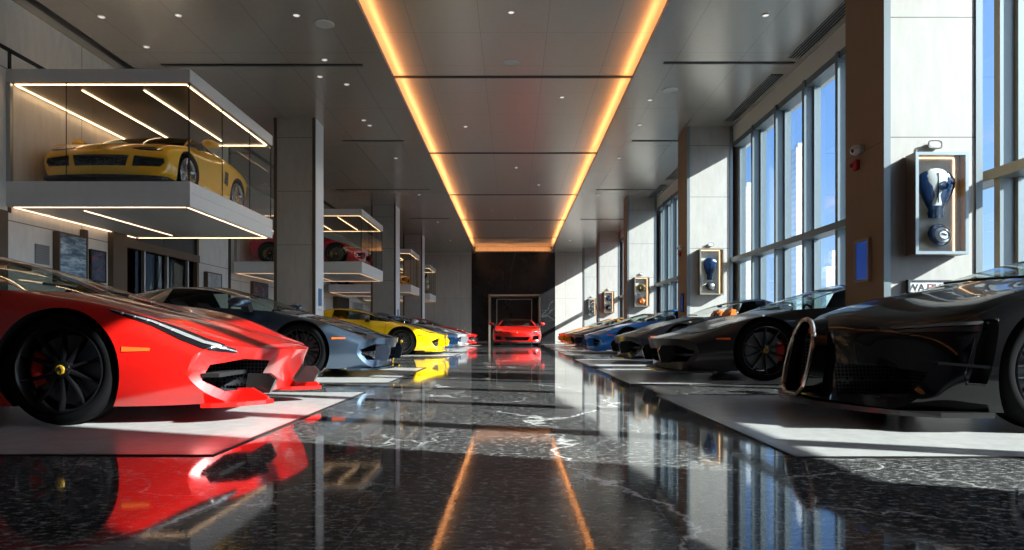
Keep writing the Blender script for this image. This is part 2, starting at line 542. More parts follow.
def lerp_pts(P_, n=12):
    return P_

def build_wedge(o):
    fx = o['fx']
    S = wedge_stations(o)
    fr = o.get('front', 0.0)
    if fr:
        S = [[(x + fr * max(0, min(1, (x + .75) / .75)), y, z) for x, y, z in s] for s in S]
    if 'edit' in o: o['edit'](S)
    def mi(s, j):
        if s in (4, 5) and j >= 7 or o.get('glassroof') and s == 6 and j >= 7: return 1
        if s in (4, 5, 6) and j == 5: return 2
        if s in (7, 8, 9) and j >= 7 and not o.get('paintdeck'): return 3
        if o.get('hood2') and s in (0, 1, 2, 3) and j >= 6: return 6
        if o.get('roof2') and s == 6 and j >= 5: return 6
        return 0
    ns = len(S)
    cj = [(1, 0, ns - 1, .6), (3, 0, 3, .35), (3, 3, ns - 1, .55), (4, 0, 4, .35), (4, 4, ns - 1, .45), (5, 0, 4, .2), (5, 4, 8, .85), (6, 4, 8, .85), (7, 4, 9, .85), (7, 0, 4, o.get('hoodcrease', .45)), (5, 8, ns - 1, .4)]
    cs = [(0, 0, 9, .75), (4, 7, 9, .85), (4, 5, 7, .5), (6, 7, 9, .7), (7, 5, 7, .8), (7, 7, 9, .5), (ns - 1, 0, 9, .7)]
    wf, wr = o.get('wf', -1.06), fx(-3.62)
    Rf, Rr = o.get('Rf', .335), o.get('Rr', .35)
    ar = [(wf, Rf, Rf + .04, .60, 1.2), (wr, Rr, Rr + .035, .58, 1.2)]
    def cut_intakes(bm):
        for s in (1, -1):
            q = o.get('intake', [(.34, .40), (.66, .41), (.86, .345), (.80, .215), (.40, .2)])
            prism(bm, [(s * y, z) for y, z in q], 'x', .3, o.get('intake_depth', -.58), 5)
    def cut_mid(bm):
        if o.get('nomid'): return
        prism(bm, [(-.2, .36), (.2, .36), (.24, .2), (-.24, .2)], 'x', .3, -.22, 5)
    def cut_side(bm):
        # scoop ahead of the rear wheel
        for s in (1, -1):
            prism(bm, [(fx(-2.72), .32), (fx(-3.0), .30), (fx(-3.12), .62), (fx(-2.98), .70)], 'y', s * .86, s * 1.2, 5)
    me = sub_body(S, mi, cs, cj, ar, [cut_intakes, cut_mid, cut_side] + o.get('cutters', []), o.get('level', 3))
    bvh = BVHTree.FromPolygons([v.co for v in me.vertices], [p.vertices[:] for p in me.polygons])
    parts = body_parts(me, glass=o.get('glass', CARGLASS))
    W = o['wheel']
    for s in (-1, 1):
        parts.append(wheel_part(Rf, .25, *W, s, (wf, s * .81, Rf)))
        parts.append(wheel_part(Rr, .29, *W, s, (wr, s * .80, Rr)))
    parts += cabin(-1.5, o.get('seatx', -2.5 if fx(-4) < -3.9 else -2.35), seatmat=o.get('seat', SEATBLK))
    for s in (1, -1): parts.append(mirror(o.get('mx', -1.72), s * .88, .93, s, o.get('mirrormat', 'PAINT')))
    if not o.get('winglets'): parts.append(splitter([(.0 + fr, 0), (-.03 + fr, .3), (-.1 + fr, .6), (-.18 + fr, .79), (-.32 + fr, .86)], -.5, .088, .112, o.get('splitmat', 'PAINT')))
    else:
        for s in (1, -1):
            bm = B()
            prism(bm, [(-.36 + fr, s * .86), (-.30 + fr, s * .85), (-.17 + fr, s * .78), (-.04 + fr, s * .64), (-.02 + fr, s * .55), (-.22 + fr, s * .42), (-.40 + fr, s * .42)], 'z', .098, .125)
            prism(bm, [(-.05 + fr, .124), (-.045 + fr, .14), (-.15 + fr, .20), (-.24 + fr, .20), (-.24 + fr, .124)], 'y', s * .56, s * .60)
            parts.append(P('bumper_winglet', bm, 'PAINT', smooth=None))
    # blades standing in the intakes
    for s in (1, -1):
        bm = B(); y = s * .50
        zt, zb = o.get('blade', (.40, .19)); prism(bm, [(-.06 + fr, zt), (-.02 + fr, zt * .67 + zb * .33), (-.06 + fr, zb), (-.22 + fr, zb), (-.2 + fr, zt)], 'y', y - .022, y + .022)
        parts.append(P('intake_blade', bm, o.get('blademat', 'PAINT'), smooth=None))
        bm = B(); box(bm, -.36 + fr, s * .42, .285, -.25 + fr, s * .85, .31)
        parts.append(P('intake_fin', bm, BLACK, smooth=None))
    # headlights, side markers, seams
    for s in (1, -1):
        mp = (lambda Q: Q) if s > 0 else mirror_pts
        hd = o.get('headd', (0, 0, -1)); hd = (hd[0], hd[1] * s, hd[2])
        hl_t, hl_b = o.get('head', ([(-.30, .50, 2), (-.45, .70, 2), (-.72, .83, 2)], [(-.30, .62, 2), (-.44, .78, 2), (-.70, .86, 2)]))
        pm = patch(bvh, mp(hl_t), mp(hl_b), 28, 8, hd, .006, .004)
        led = patch(bvh, mp([tuple(Vector(a).lerp(Vector(b), .35)) for a, b in zip(hl_t, hl_b)]), mp([tuple(Vector(a).lerp(Vector(b), .6)) for a, b in zip(hl_t, hl_b)]), 20, 2, hd, .0125)
        parts.append(P('headlight', pm, GLOSSBLACK, [P('light_strip', led, LEDWHITE)]))
        y = s * 2
        if not o.get('nomarker'):
            mk = o.get('marker', (-.66, -.50, .475, .50))
            pm = patch(bvh, [(mk[0], y, mk[3]), (mk[1], y, mk[3] - .008)], [(mk[0], y, mk[2]), (mk[1], y, mk[2] + .004)], 8, 2, (0, -s, 0), .004, .003)
            parts.append(P('side_marker', pm, MARKER))
        def seam(pts, d, w=.003):
            ax = (Vector(pts[-1]) - Vector(pts[0])).normalized(); n = ax.cross(Vector(d)).normalized() * w
            return patch(bvh, [tuple(Vector(p) + n) for p in pts], [tuple(Vector(p) - n) for p in pts], 24, 1, d, .0012)
        sm = seam([(-1.44, y, .80), (-1.46, y, .5), (-1.42, y, .16)], (0, -s, 0))
        parts.append(P('door_gap', sm, BLACK))
        sm = seam([(fx(-2.70), y, .87), (fx(-2.74), y, .5), (fx(-2.6), y, .2)], (0, -s, 0))
        parts.append(P('door_gap', sm, BLACK))
        sm = seam([(-.22, s * .56, 2), (-.7, s * .72, 2), (-1.3, s * .78, 2)], (0, 0, -1))
        parts.append(P('bonnet_gap', sm, BLACK))
        # tail lamp
        pm = patch(bvh, [(-6, s * .45, .74), (-6, s * .8, .75)], [(-6, s * .45, .70), (-6, s * .8, .69)], 8, 2, (1, 0, 0), .004, .003)
        parts.append(P('tail_lamp', pm, mat('red tail lamp', (.4, .01, .01), .2, coat=.5)))
    # wipers at the foot of the windscreen
    bm = B(); tube(bm, [(-1.42, .45, .86), (-1.46, .0, .875), (-1.5, -.42, .89)], .009, 6)
    parts.append(P('wiper', bm, BLACK))
    bm = B(); box(bm, -1.98, -.11, 1.015, -1.95, .11, 1.065, bev=.008)
    parts.append(P('inner_mirror', bm, BLACK))
    if 'extra' in o: parts += o['extra'](bvh, me, S)
    bpy.data.meshes.remove(me)
    return parts

def instantiate(parts, root, pm, pm2=None):
    cache = {}
    def mk(p, par):
        mats = [pm if x == 'PAINT' else (pm2 or pm) if x == 'PAINT2' else x for x in p['mats']]
        me = p['me']
        if list(me.materials) != mats:
            if len(me.materials) and any(m is not None for m in me.materials):
                me = me.copy()
            set_mats(me, mats)
        ob = bpy.data.objects.new(p['name'], me); COL.objects.link(ob); ob.parent = par; ob.location = p['loc']
        if p['label']: ob['label'] = p['label']
        for c in p['ch']: mk(c, ob)
        return ob
    for p in parts: mk(p, root)
    return root
FULL = lambda x: x
SHORT = lambda x: x if x > -2.3 else -2.3 + (x + 2.3) * .57
# ------------------------------------------------------------------ the other car bodies
def stations_hypercar():
    S = []
    S.append([(-.02, 0, .125), (-.24, .80, .12), (-.40, .92, .20), (-.47, .96, .32), (-.47, .93, .45), (-.42, .83, .53), (-.30, .62, .58), (-.20, .40, .62), (-.14, .2, .655), (-.12, 0, .665)])
    S.append(st(-.60, [(0, .11), (.90, .11), (.96, .2), (.995, .36), (.985, .52), (.91, .655), (.74, .70), (.5, .735), (.25, .785), (0, .80)]))
    S.append(st(-.82, [(0, .11), (.92, .11), (.97, .2), (1.0, .38), (.99, .60), (.93, .77), (.76, .785), (.52, .79), (.26, .825), (0, .84)]))
    S.append(st(-1.10, [(0, .11), (.93, .11), (.98, .2), (1.005, .4), (1.0, .68), (.945, .86), (.78, .855), (.58, .85), (.3, .865), (0, .88)]))
    S.append(st(-1.36, [(0, .11), (.93, .11), (.97, .2), (1.0, .42), (.99, .68), (.925, .895), (.82, .90), (.75, .90, .02), (.38, .905, .12), (0, .905, .2)]))
    S.append(st(-1.86, [(0, .11), (.93, .11), (.96, .2), (.98, .42), (.975, .70), (.90, .92), (.70, 1.06), (.64, 1.08), (.33, 1.105), (0, 1.115)]))
    S.append(st(-2.36, [(0, .11), (.93, .11), (.96, .2), (.98, .42), (.975, .72), (.89, .93), (.61, 1.165), (.55, 1.185), (.28, 1.205), (0, 1.21)]))
    S.append(st(-2.8, [(0, .11), (.93, .11), (.965, .2), (.985, .43), (.985, .74), (.90, .94), (.60, 1.16), (.54, 1.18), (.28, 1.2), (0, 1.205)]))
    S.append(st(-3.2, [(0, .12), (.93, .12), (.97, .22), (1.0, .43), (1.0, .76), (.92, .95), (.63, 1.10), (.55, 1.12), (.28, 1.14), (0, 1.15)]))
    S.append(st(-3.65, [(0, .13), (.92, .13), (.98, .24), (1.01, .43), (1.01, .78), (.93, .93), (.68, 1.01), (.52, 1.03), (.26, 1.05), (0, 1.06)]))
    S.append(st(-4.15, [(0, .16), (.9, .16), (.95, .26), (.98, .45), (.98, .75), (.90, .88), (.68, .93), (.47, .95), (.25, .955), (0, .955)]))
    S.append(st(-4.45, [(0, .24), (.8, .24), (.86, .32), (.92, .5), (.92, .75), (.84, .84), (.67, .87), (.45, .875), (.25, .878), (0, .88)]))
    return S

def build_hypercar(o):
    fx = o['fx']
    S = [[(fx(x), y, z) for x, y, z in s] for s in stations_hypercar()]
    ns = len(S)
    def mi(s, j):
        if s in (4, 5) and j >= 7: return 1
        if s in (4, 5, 6) and j == 5: return 2
        if s in (7, 8) and j >= 7: return 3
        return 0
    cj = [(1, 0, ns - 1, .6), (3, 0, 4, .15), (3, 4, ns - 1, .4), (4, 4, ns - 1, .3), (5, 4, 8, .85), (6, 4, 8, .85), (7, 4, 9, .85), (8, 0, 4, .55), (5, 8, ns - 1, .3)]
    cs = [(0, 0, 2, .6), (0, 2, 9, .25), (4, 7, 9, .85), (4, 5, 7, .5), (6, 7, 9, .7), (7, 5, 7, .8), (ns - 1, 0, 9, .7)]
    wf, wr, Rf, Rr = -1.10, fx(-3.65), .345, .36
    def horseshoe(k):
        # arch over the top, gently drawn-in legs, flat foot
        P_ = []
        for i in range(17):
            a = PI * i / 16
            P_.append((.178 * k * math.cos(a), .43 + .215 * k * math.sin(a)))
        P_ += [(-.182 * k, .32), (-.162 * k, .20), (-.11 * k, .145 - .02 * (k - 1) * 10)]
        P_ += [(.11 * k, .145 - .02 * (k - 1) * 10), (.162 * k, .20), (.182 * k, .32)]
        return P_
    xs = lambda z: -.0 - (z - .12) / .545 * .12     # the nose leans back
    def cut_shoe(bm): prism(bm, horseshoe(.93), 'x', .3, -.20, 5)
    def cut_int(bm):
        for s in (1, -1):
            prism(bm, [(s * y, z) for y, z in [(.30, .36), (.60, .37), (.86, .33), (.82, .19), (.34, .17)]], 'x', .3, -.62, 5)
    def cut_vent(bm):
        for s in (1, -1): prism(bm, [(-.565, .28), (-.665, .275), (-.69, .40), (-.735, .60), (-.735, .63), (-.675, .63), (-.605, .48)], 'y', s * .88, s * 1.3, 4)
    me = sub_body(S, mi, cs, cj, [(wf, Rf, Rf + .035, .62, 1.2), (wr, Rr, Rr + .035, .6, 1.2)], [cut_shoe, cut_int, cut_vent], 3)
    bvh = BVHTree.FromPolygons([v.co for v in me.vertices], [p.vertices[:] for p in me.polygons])
    parts = body_parts(me)
    W = o['wheel']
    for s in (-1, 1):
        parts.append(wheel_part(Rf, .27, *W, s, (wf, s * .845, Rf)))
        parts.append(wheel_part(Rr, .31, *W, s, (wr, s * .83, Rr)))
    parts += cabin(-1.55, -2.35)
    for s in (1, -1): parts.append(mirror(-2.02, s * .93, .97, s, 'PAINT'))
    parts.append(splitter([(.03, 0), (.0, .25), (-.12, .6), (-.26, .84), (-.42, .96)], -.72, .085, .115, CARBON))
    chrome = mat('satin chrome', (.6, .55, .48), .22, 1)
    bm = B(); tube(bm, [(xs(z) + .025, y, z) for y, z in horseshoe(1.02)], .017, 8, closed=True)
    collar = B()
    A = [collar.verts.new((xs(z) + .03, y, z)) for y, z in horseshoe(.98)]
    Bv = [collar.verts.new((xs(z) - .10, y * 1.12, z + .01)) for y, z in horseshoe(1.02)]
    for i in range(len(A)): collar.faces.new((A[i], A[(i + 1) % len(A)], Bv[(i + 1) % len(A)], Bv[i]))
    bmesh.ops.recalc_face_normals(collar, faces=collar.faces[:])
    badge = B(); lathe(badge, [(.045, .0), (.045, .012), (.035, .018)], 24, axis='x', M=Matrix.Translation((xs(.585) - .03, 0, .575)) @ Matrix.Diagonal((1, 1, .6, 1)))
    parts.append(P('horseshoe_grille', bm, chrome, [P('grille_collar', collar, 'PAINT'), P('badge', badge, REDCAL)]))
    for s in (1, -1):
        y = s * 2
        def side(n, T, Bt, m, off=.005, th=.004, nn=24, mm=5, ch=None):
            p = P(n, patch(bvh, [(a, y, z) for a, z in T], [(a, y, z) for a, z in Bt], nn, mm, (0, -s, 0), off, th), m, ch)
            parts.append(p); return p
        led = patch(bvh, [(-.34, y, .585), (-.5, y, .605), (-.70, y, .622)], [(-.34, y, .575), (-.5, y, .59), (-.70, y, .605)], 20, 2, (0, -s, 0), .010)
        side('headlight', [(-.30, .592), (-.45, .612), (-.74, .635)], [(-.31, .555), (-.45, .56), (-.72, .567)], GLOSSBLACK, ch=[P('light_strip', led, mat('dim lamp glass', (.16, .17, .19), .15, .5))])
        tubeq = []
        for a, z in [(-.665, .63), (-.60, .48), (-.555, .33), (-.57, .27), (-.67, .265)]:
            h = bvh.ray_cast(Vector((a + .012, y, z)), Vector((0, -s, 0)))
            if h[0]: tubeq.append(h[0] + h[1] * .002)
        bm = B(); tube(bm, tubeq, .005, 6); parts.append(P('vent_edging', bm, 'PAINT', smooth=50))
        # the big C line that frames the door
        C = [(-2.3, .96), (-2.2, .6), (-2.0, .34), (-1.75, .24), (-1.55, .22)]
        side('side_line', [(a, z + .012) for a, z in C], [(a, z - .012) for a, z in C], chrome, mm=1)
        side('door_gap', [(-1.5, .86), (-1.52, .5), (-1.48, .18)], [(-1.506, .86), (-1.526, .5), (-1.486, .18)], BLACK, .0012, 0, 24, 1)
        # dihedral below the lamp: canard fin
        bm = B(); prism(bm, [(-.38, .40), (-.40, .385), (-.72, .355), (-.70, .375)], 'y', s * .90, s * .985); parts.append(P('canard', bm, 'PAINT', smooth=None))
        pm = patch(bvh, [(-6, s * .3, .76), (-6, s * .82, .76)], [(-6, s * .3, .735), (-6, s * .82, .735)], 8, 2, (1, 0, 0), .004, .003)
        parts.append(P('tail_lamp', pm, mat('red tail lamp', (.4, .01, .01), .2, coat=.5)))
    bm = B(); tube(bm, [(-1.28, .5, .91), (-1.25, .05, .925), (-1.3, -.40, .93)], .010, 6); parts.append(P('wiper', bm, BLACK))
    bm = B(); box(bm, -2.02, -.11, 1.06, -1.99, .11, 1.11, bev=.008); parts.append(P('inner_mirror', bm, BLACK))
    bpy.data.meshes.remove(me)
    return parts

def edit_berlinetta(S):
    """the sharp front car at the left edge: lower longer bonnet, lamps sunk in the wings"""
    pass

def edit_gt(S):
    edit_round(S)
    S[0] = [(x, y, z if z < .4 else .40 + (z - .40) * .55) for x, y, z in S[0]]
    S[1] = [(x + .06, y, z if z < .5 else z + .015) for x, y, z in S[1]]
def edit_round(S):
    """rounder grand tourer front: blunt upright nose"""
    S[0] = [(-.06, 0, .14), (-.14, .76, .14), (-.26, .88, .22), (-.31, .92, .34), (-.30, .90, .46), (-.26, .82, .56), (-.20, .66, .60), (-.14, .46, .61), (-.08, .24, .615), (-.05, 0, .615)]
    def setz(i, zs):
        for j, z in zs.items(): S[i][j] = (S[i][j][0], S[i][j][1], z)
    setz(1, {4: .55, 5: .66, 6: .665, 7: .665, 8: .675, 9: .68})
    setz(2, {4: .60, 5: .72, 6: .71, 7: .71, 8: .72, 9: .725})
    setz(3, {5: .78, 6: .765, 7: .765, 8: .78, 9: .785})

def build_round(o):
    """yellow grand tourer: three front openings, oval lamps"""
    fx = o['fx']
    S = wedge_stations(dict(fx=FULL))
    o.get('edit', edit_round)(S)
    S = [[(fx(x), y * o.get('ws', 1), z) for x, y, z in s] for s in S]
    ns = len(S); ws = o.get('ws', 1)
    def mi(s, j):
        if s in (4, 5) and j >= 7: return 1
        if s in (4, 5, 6) and j == 5: return 2
        if s in (7, 8) and j >= 7: return 3
        return 0
    cj = [(1, 0, ns - 1, .6), (3, 3, ns - 1, .2), (4, 4, ns - 1, .2), (5, 4, 8, .85), (6, 4, 8, .85), (7, 4, 9, .85)]
    cs = [(0, 0, 2, .5), (0, 2, 9, .3), (4, 7, 9, .85), (4, 5, 7, .5), (6, 7, 9, .6), (7, 5, 7, .8), (ns - 1, 0, 9, .6)]
    wf, wr, Rf, Rr = fx(-1.06), fx(-3.62), o.get('Rf', .33), o.get('Rr', .34)
    def cuts(bm):
        for poly in o['openings']:
            for s in ((1, -1) if min(y for y, z in poly) > 0 else (1,)):
                prism(bm, [(s * y * ws, z) for y, z in poly], 'x', .3, fx(-.30) - (.12 if s * poly[0][0] and min(y for y, z in poly) > 0 else 0), 5)
    me = sub_body(S, mi, cs, cj, [(wf, Rf, Rf + .035, .60, 1.4), (wr, Rr, Rr + .03, .58, 1.4)], [cuts], 3)
    bvh = BVHTree.FromPolygons([v.co for v in me.vertices], [p.vertices[:] for p in me.polygons])
    parts = body_parts(me)
    W = o['wheel']
    for s in (-1, 1):
        parts.append(wheel_part(Rf, .25, *W, s, (wf, s * .815 * ws, Rf)))
        parts.append(wheel_part(Rr, .28, *W, s, (wr, s * .815 * ws, Rr)))
    k = -fx(-1.0)
    c = cabin(-1.5, -2.4)
    for p in c:
        if k < .99:
            p['me'].transform(Matrix.Diagonal((k, ws, 1, 1)))
    parts += c
    for s in (1, -1): parts.append(mirror(fx(-1.72), s * .88 * ws, .93, s, 'PAINT'))
    parts.append(splitter([(fx(x), y * ws) for x, y in ((.0, 0), (-.03, .3), (-.08, .6), (-.16, .80), (-.28, .9))], fx(-.6), .095, .14, o.get('splitmat', BLACK), name='front_lip'))
    for s in (1, -1):
        T, Bt = o['head']
        f = lambda Q: [(fx(x), s * y * ws, z) for x, y, z in Q]
        d = (-.35, 0, -1) if not o.get('headdir') else o['headdir']
        led = patch(bvh, f([tuple(Vector(a).lerp(Vector(b), .35)) for a, b in zip(T, Bt)]), f([tuple(Vector(a).lerp(Vector(b), .7)) for a, b in zip(T, Bt)]), 16, 3, d, .009)
        parts.append(P('headlight', patch(bvh, f(T), f(Bt), 20, 6, d, .006, .004), GLOSSBLACK, [P('light_strip', led, LEDWHITE)]))
        def sidep(n, T, Bt, m, off=.0015, th=0, nn=20, mm=1):
            parts.append(P(n, patch(bvh, [(fx(a), s * 2, z) for a, z in T], [(fx(a), s * 2, z) for a, z in Bt], nn, mm, (0, -s, 0), off, th), m))
        sidep('door_gap', [(-1.44, .80), (-1.46, .5), (-1.42, .16)], [(-1.45, .80), (-1.47, .5), (-1.43, .16)], BLACK)
        sidep('door_gap', [(-2.70, .86), (-2.74, .5), (-2.6, .2)], [(-2.71, .86), (-2.75, .5), (-2.61, .2)], BLACK)
        sidep('side_vent', [(-2.86, .68), (-3.02, .66)], [(-2.80, .46), (-2.98, .42)], BLACK, .004, .003, 8, 4)
        pm = patch(bvh, [(-6, s * .5, .74), (-6, s * .8, .75)], [(-6, s * .5, .68), (-6, s * .8, .67)], 8, 2, (1, 0, 0), .004, .003)
        parts.append(P('tail_lamp', pm, mat('red tail lamp', (.4, .01, .01), .2, coat=.5)))
    bm = B(); tube(bm, [(fx(-1.42), .45, .86), (fx(-1.46), .0, .875), (fx(-1.5), -.42, .89)], .009, 6); parts.append(P('wiper', bm, BLACK))
    bm = B(); lathe(bm, [(.028, 0), (.028, .012), (.02, .016)], 20, axis='x', M=Matrix.Translation((fx(-.06), 0, .545))); parts.append(P('badge', bm, CAPYEL))
    if 'extra' in o: parts += o['extra'](bvh)
    bpy.data.meshes.remove(me)
    return parts

# ---- masters -----------------------------------------------------------------------------------
WB = (10, RIMBLACK, REDCAL, CAPYEL, 'multi')
WG = (10, RIMBLACK, DISC, BLACK, 'y')
WS = (5, RIMSILVER, YELCAL, CAPYEL, 'five')
WY = (10, mat('graphite rim', (.09, .085, .08), .25, .8), YELCAL, CAPYEL, 'y')

RED = paint('bright red paint', (.66, .009, .006), .15)
GREY = paint('slate grey blue metallic paint', (.075, .115, .17), .8, .33)
YELLOW = paint('yellow paint', (.92, .56, .0), .1)
NAVY = paint('deep blue paint', (.01, .06, .16), .5)
SILVER = paint('silver white paint', (.55, .57, .6), .6)
CHARCOAL = paint('charcoal metallic paint', (.032, .030, .029), .5, .3, .6)
INK = paint('blue black paint', (.006, .007, .011), .1, .3, .45)
BLUE = paint('vivid blue paint', (.004, .17, .62), .3)
ORANGE = paint('orange paint', (.90, .33, .008), .15)
COPPER = paint('copper orange paint', (.80, .25, .008), .2)
JET = mat('jet black paint', (.003, .0032, .004), .3, coat=.6, coat_rough=.01, spec=.05)
AMBER = paint('deep yellow paint', (.98, .52, .0), .0)
CRIMSON = paint('crimson paint', (.60, .008, .04), .2)
BLACKPAINT = paint('black bonnet paint', (.02, .022, .026), .5)

def red_extra(bvh, me, S):
    out = []
    for s in (1, -1):
        # running lamp dots along the lamp cover
        bm = B()
        for k, (x, yy) in enumerate(((-.70, .735), (-.63, .715), (-.56, .695), (-.49, .67), (-.42, .64))):
            h = bvh.ray_cast(Vector((x, s * 1.2, yy)), Vector((0, -s, -.2)))
            if h[0]:
                bmesh.ops.create_uvsphere(bm, u_segments=12, v_segments=8, radius=.010, matrix=Matrix.Translation(h[0] + h[1] * .008))
        out.append(P('lamp_bead', bm, LEDWHITE))
    return out
def edit_prow(S):
    """pointed nose, undercut below"""
    def mv(j, **k):
        x, y, z = S[0][j]; S[0][j] = (k.get('x', x), k.get('y', y), k.get('z', z))
    mv(0, x=-.20); mv(1, x=-.12, y=.74); mv(9, z=.435, x=.13); mv(8, z=.44, x=.10); mv(7, z=.455)
    for i, dz in ((1, .045), (2, .045), (3, .01)):
        for j, k in ((5, 1), (6, .7), (4, .5)):
            x, y, z = S[i][j]; S[i][j] = (x, y, z + dz * k)
RED_OPT = dict(nomid=True, winglets=True, edit=edit_prow, fx=FULL, front=.12, wheel=WB, wf=-1.06, blademat=CARBON, mx=-2.05, headd=(0, -1, -.2), head=([(-.78, 1.2, .765), (-.55, 1.2, .715), (-.39, 1.2, .665), (-.24, 1.2, .605), (-.10, 1.2, .56)], [(-.76, 1.2, .745), (-.52, 1.2, .66), (-.36, 1.2, .58), (-.22, 1.2, .525), (-.10, 1.2, .535)]), blade=(.29, .16),
    intake=[(.40, .37), (.60, .39), (.80, .36), (.845, .265), (.74, .19), (.42, .185)], intake_depth=-.62, marker=(-.67, -.51, .445, .475), extra=red_extra, hoodcrease=.8)
# ------------------------------------------------------------------ the hall
# x across (right +), y away from the camera, z up; camera stands at x = 0, y = 0
CEIL, MID = 5.4, 5.75
XW, XL, XL2, YB, YF = 5.30, -7.3, -8.7, 41.5, -8.0

# ---- surface materials
def marble(name, base, vein, speck, rough, scale=1.0, tile=None, spec=.5, ior=1.5):
    m = mat(name, base, rough, ior=ior, spec=spec); b = bsdf(m); co = objco(m)
    nz = N(m, 'ShaderNodeTexNoise'); nz.inputs['Scale'].default_value = .9 * scale; nz.inputs['Detail'].default_value = 6; nz.inputs['Roughness'].default_value = .62
    L(m, co, nz.inputs['Vector'])
    ad = N(m, 'ShaderNodeVectorMath', operation='MULTIPLY_ADD'); L(m, nz.outputs['Color'], ad.inputs[0]); ad.inputs[1].default_value = (1.1, 1.1, 1.1); L(m, co, ad.inputs[2])
    cov = ad.outputs[0]
    def vein_layer(sc, w, mask_sc, lo, hi, rot):
        mp = N(m, 'ShaderNodeMapping'); mp.inputs['Rotation'].default_value = (rot * .3, rot * .7, rot); mp.inputs['Scale'].default_value = (sc, sc * .55, sc); L(m, cov, mp.inputs[0])
        vo = N(m, 'ShaderNodeTexVoronoi', feature='DISTANCE_TO_EDGE'); vo.inputs['Scale'].default_value = 1; L(m, mp.outputs[0], vo.inputs['Vector'])
        line = ramp(m, vo.outputs['Distance'], [(0, 1.0), (w, .0)])
        mk = ramp(m, noise(m, co, mask_sc, 3), [(lo, 0.0), (hi, 1.0)])
        return math_node(m, 'MULTIPLY', line, mk)
    v1 = vein_layer(.42 * scale, .008, .55 * scale, .42, .54, .6)
    v2 = vein_layer(1.3 * scale, .011, 1.1 * scale, .47, .60, 1.3)
    v3 = vein_layer(3.4 * scale, .03, 2.1 * scale, .56, .72, 2.2)
    v = math_node(m, 'ADD', v1, math_node(m, 'MULTIPLY', v2, .6)); v = math_node(m, 'ADD', v, math_node(m, 'MULTIPLY', v3, .35), True)
    sp = ramp(m, noise(m, vscale(m, co, 1, 1.7, 1), 24 * scale, 5, .8), [(.50, 0.0), (.64, 1.0)])
    cl = ramp(m, noise(m, co, 1.7 * scale, 5), [(.35, 0.0), (.75, 1.0)])
    c = mixc(m, math_node(m, 'MULTIPLY', cl, .55), base, tuple(min(1, k * 2.4) for k in base))
    c = mixc(m, math_node(m, 'MULTIPLY', sp, .55), c, speck)
    c = mixc(m, v, c, vein)
    if tile:
        x, y, z = sep(m, co)
        j = math_node(m, 'ADD', lines(m, x, tile[0], .005, tile[2]), lines(m, y, tile[1], .005), True)
        c = mixc(m, j, c, (.16, .16, .16))
    L(m, c, b.inputs['Base Color'])
    return m
FLOORM = marble('polished black marble', (.030, .030, .030), (.88, .86, .83), (.62, .61, .59), .05, 1.0, (.93, 1.86, .465), ior=1.52)
WALLMARB = marble('honed black marble', (.012, .012, .013), (.09, .088, .085), (.03, .03, .031), .22, .8)

def panelled(name, col, rough, zper=0, yper=0, xper=0, zoff=0, yoff=0, xoff=0, w=.010, dark=.12, metal=0.0, mottled=.12, spec=.4, zmin=None):
    m = mat(name, col, rough, metal, spec=spec); co = objco(m); x, y, z = sep(m, co)
    n1 = noise(m, vscale(m, co, 1, 1, .25), 9, 5, .7)
    c = mixc(m, ramp(m, n1, [(.3, 0.0), (.7, 1.0)]), tuple(k * (1 - mottled) for k in col), tuple(min(1, k * (1 + mottled * .5)) for k in col))
    j = None
    for a, p_, o_ in ((z, zper, zoff), (y, yper, yoff), (x, xper, xoff)):
        if p_:
            l_ = lines(m, a, p_, w, o_)
            if zmin is not None and a is z: l_ = math_node(m, 'MULTIPLY', l_, math_node(m, 'GREATER_THAN', z, zmin))
            j = l_ if j is None else math_node(m, 'MAXIMUM', j, l_)
    if j is not None: c = mixc(m, j, c, tuple(k * dark for k in col))
    L(m, c, bsdf(m).inputs['Base Color'])
    return m
CREAM = panelled('cream stone panel', (.44, .425, .397), .42, zper=1.21, zoff=-.11, zmin=2.0, w=.012, dark=.35)
CREAMWALL = panelled('cream wall panel', (.84, .815, .765), .45, zper=2.18, yper=2.05, zoff=0, yoff=.75, w=.014, dark=.25)
BACKCREAM = panelled('greige stone wall', (.55, .52, .48), .5, xper=1.6, zper=2.6, w=.012, dark=.5)
BRONZE = panelled('bronze cladding', (.30, .19, .11), .45, zper=2.4, zoff=-.1, spec=.25, w=.008, dark=.5, mottled=.05)
BRONZEDK = mat('dark bronze frame', (.11, .08, .052), .5, .3)
CEILM = panelled('satin metal ceiling panel', (.47, .435, .39), .27, yper=2.95, xper=1.15, xoff=.57, metal=.55, w=.010, dark=.6, mottled=.04)
CEILMID = panelled('satin metal middle ceiling', (.50, .465, .42), .30, yper=1.475, xper=1.15, xoff=.57, metal=.45, w=.010, dark=.6, mottled=.04)
ALU = mat('grey green aluminium', (.17, .215, .235), .38, .25)
TRIMALU = mat('brushed aluminium trim', (.45, .47, .48), .32, .8)
SLOT = mat('black slot', (.006, .006, .006), .6)
WHITEMETAL = panelled('white lacquered panel', (.86, .85, .83), .35, w=.006, mottled=.03)
PADM = panelled('pale grey honed stone', (.44, .435, .42), .22, w=.005, mottled=.16)
PANE = glass_mat('clear window glass', (.86, .93, .98), 1.0)
SHOWGLASS = glass_mat('showcase glass', (.95, .965, .96), .5)
LED = mat('warm led strip', (1, .8, .6), .5, emit=(1, .64, .34), estr=10)
LEDSOFT = mat('warm white led strip', (1, .85, .7), .5, emit=(1, .66, .40), estr=4)
LEDFAR = mat('faint warm led strip', (1, .8, .6), .5, emit=(1, .64, .34), estr=4)
LEDFARSOFT = mat('faint warm white led strip', (1, .85, .7), .5, emit=(1, .62, .36), estr=1.3)
COVE = mat('amber cove led', (1, .7, .4), .5, emit=(1, .40, .13), estr=18)
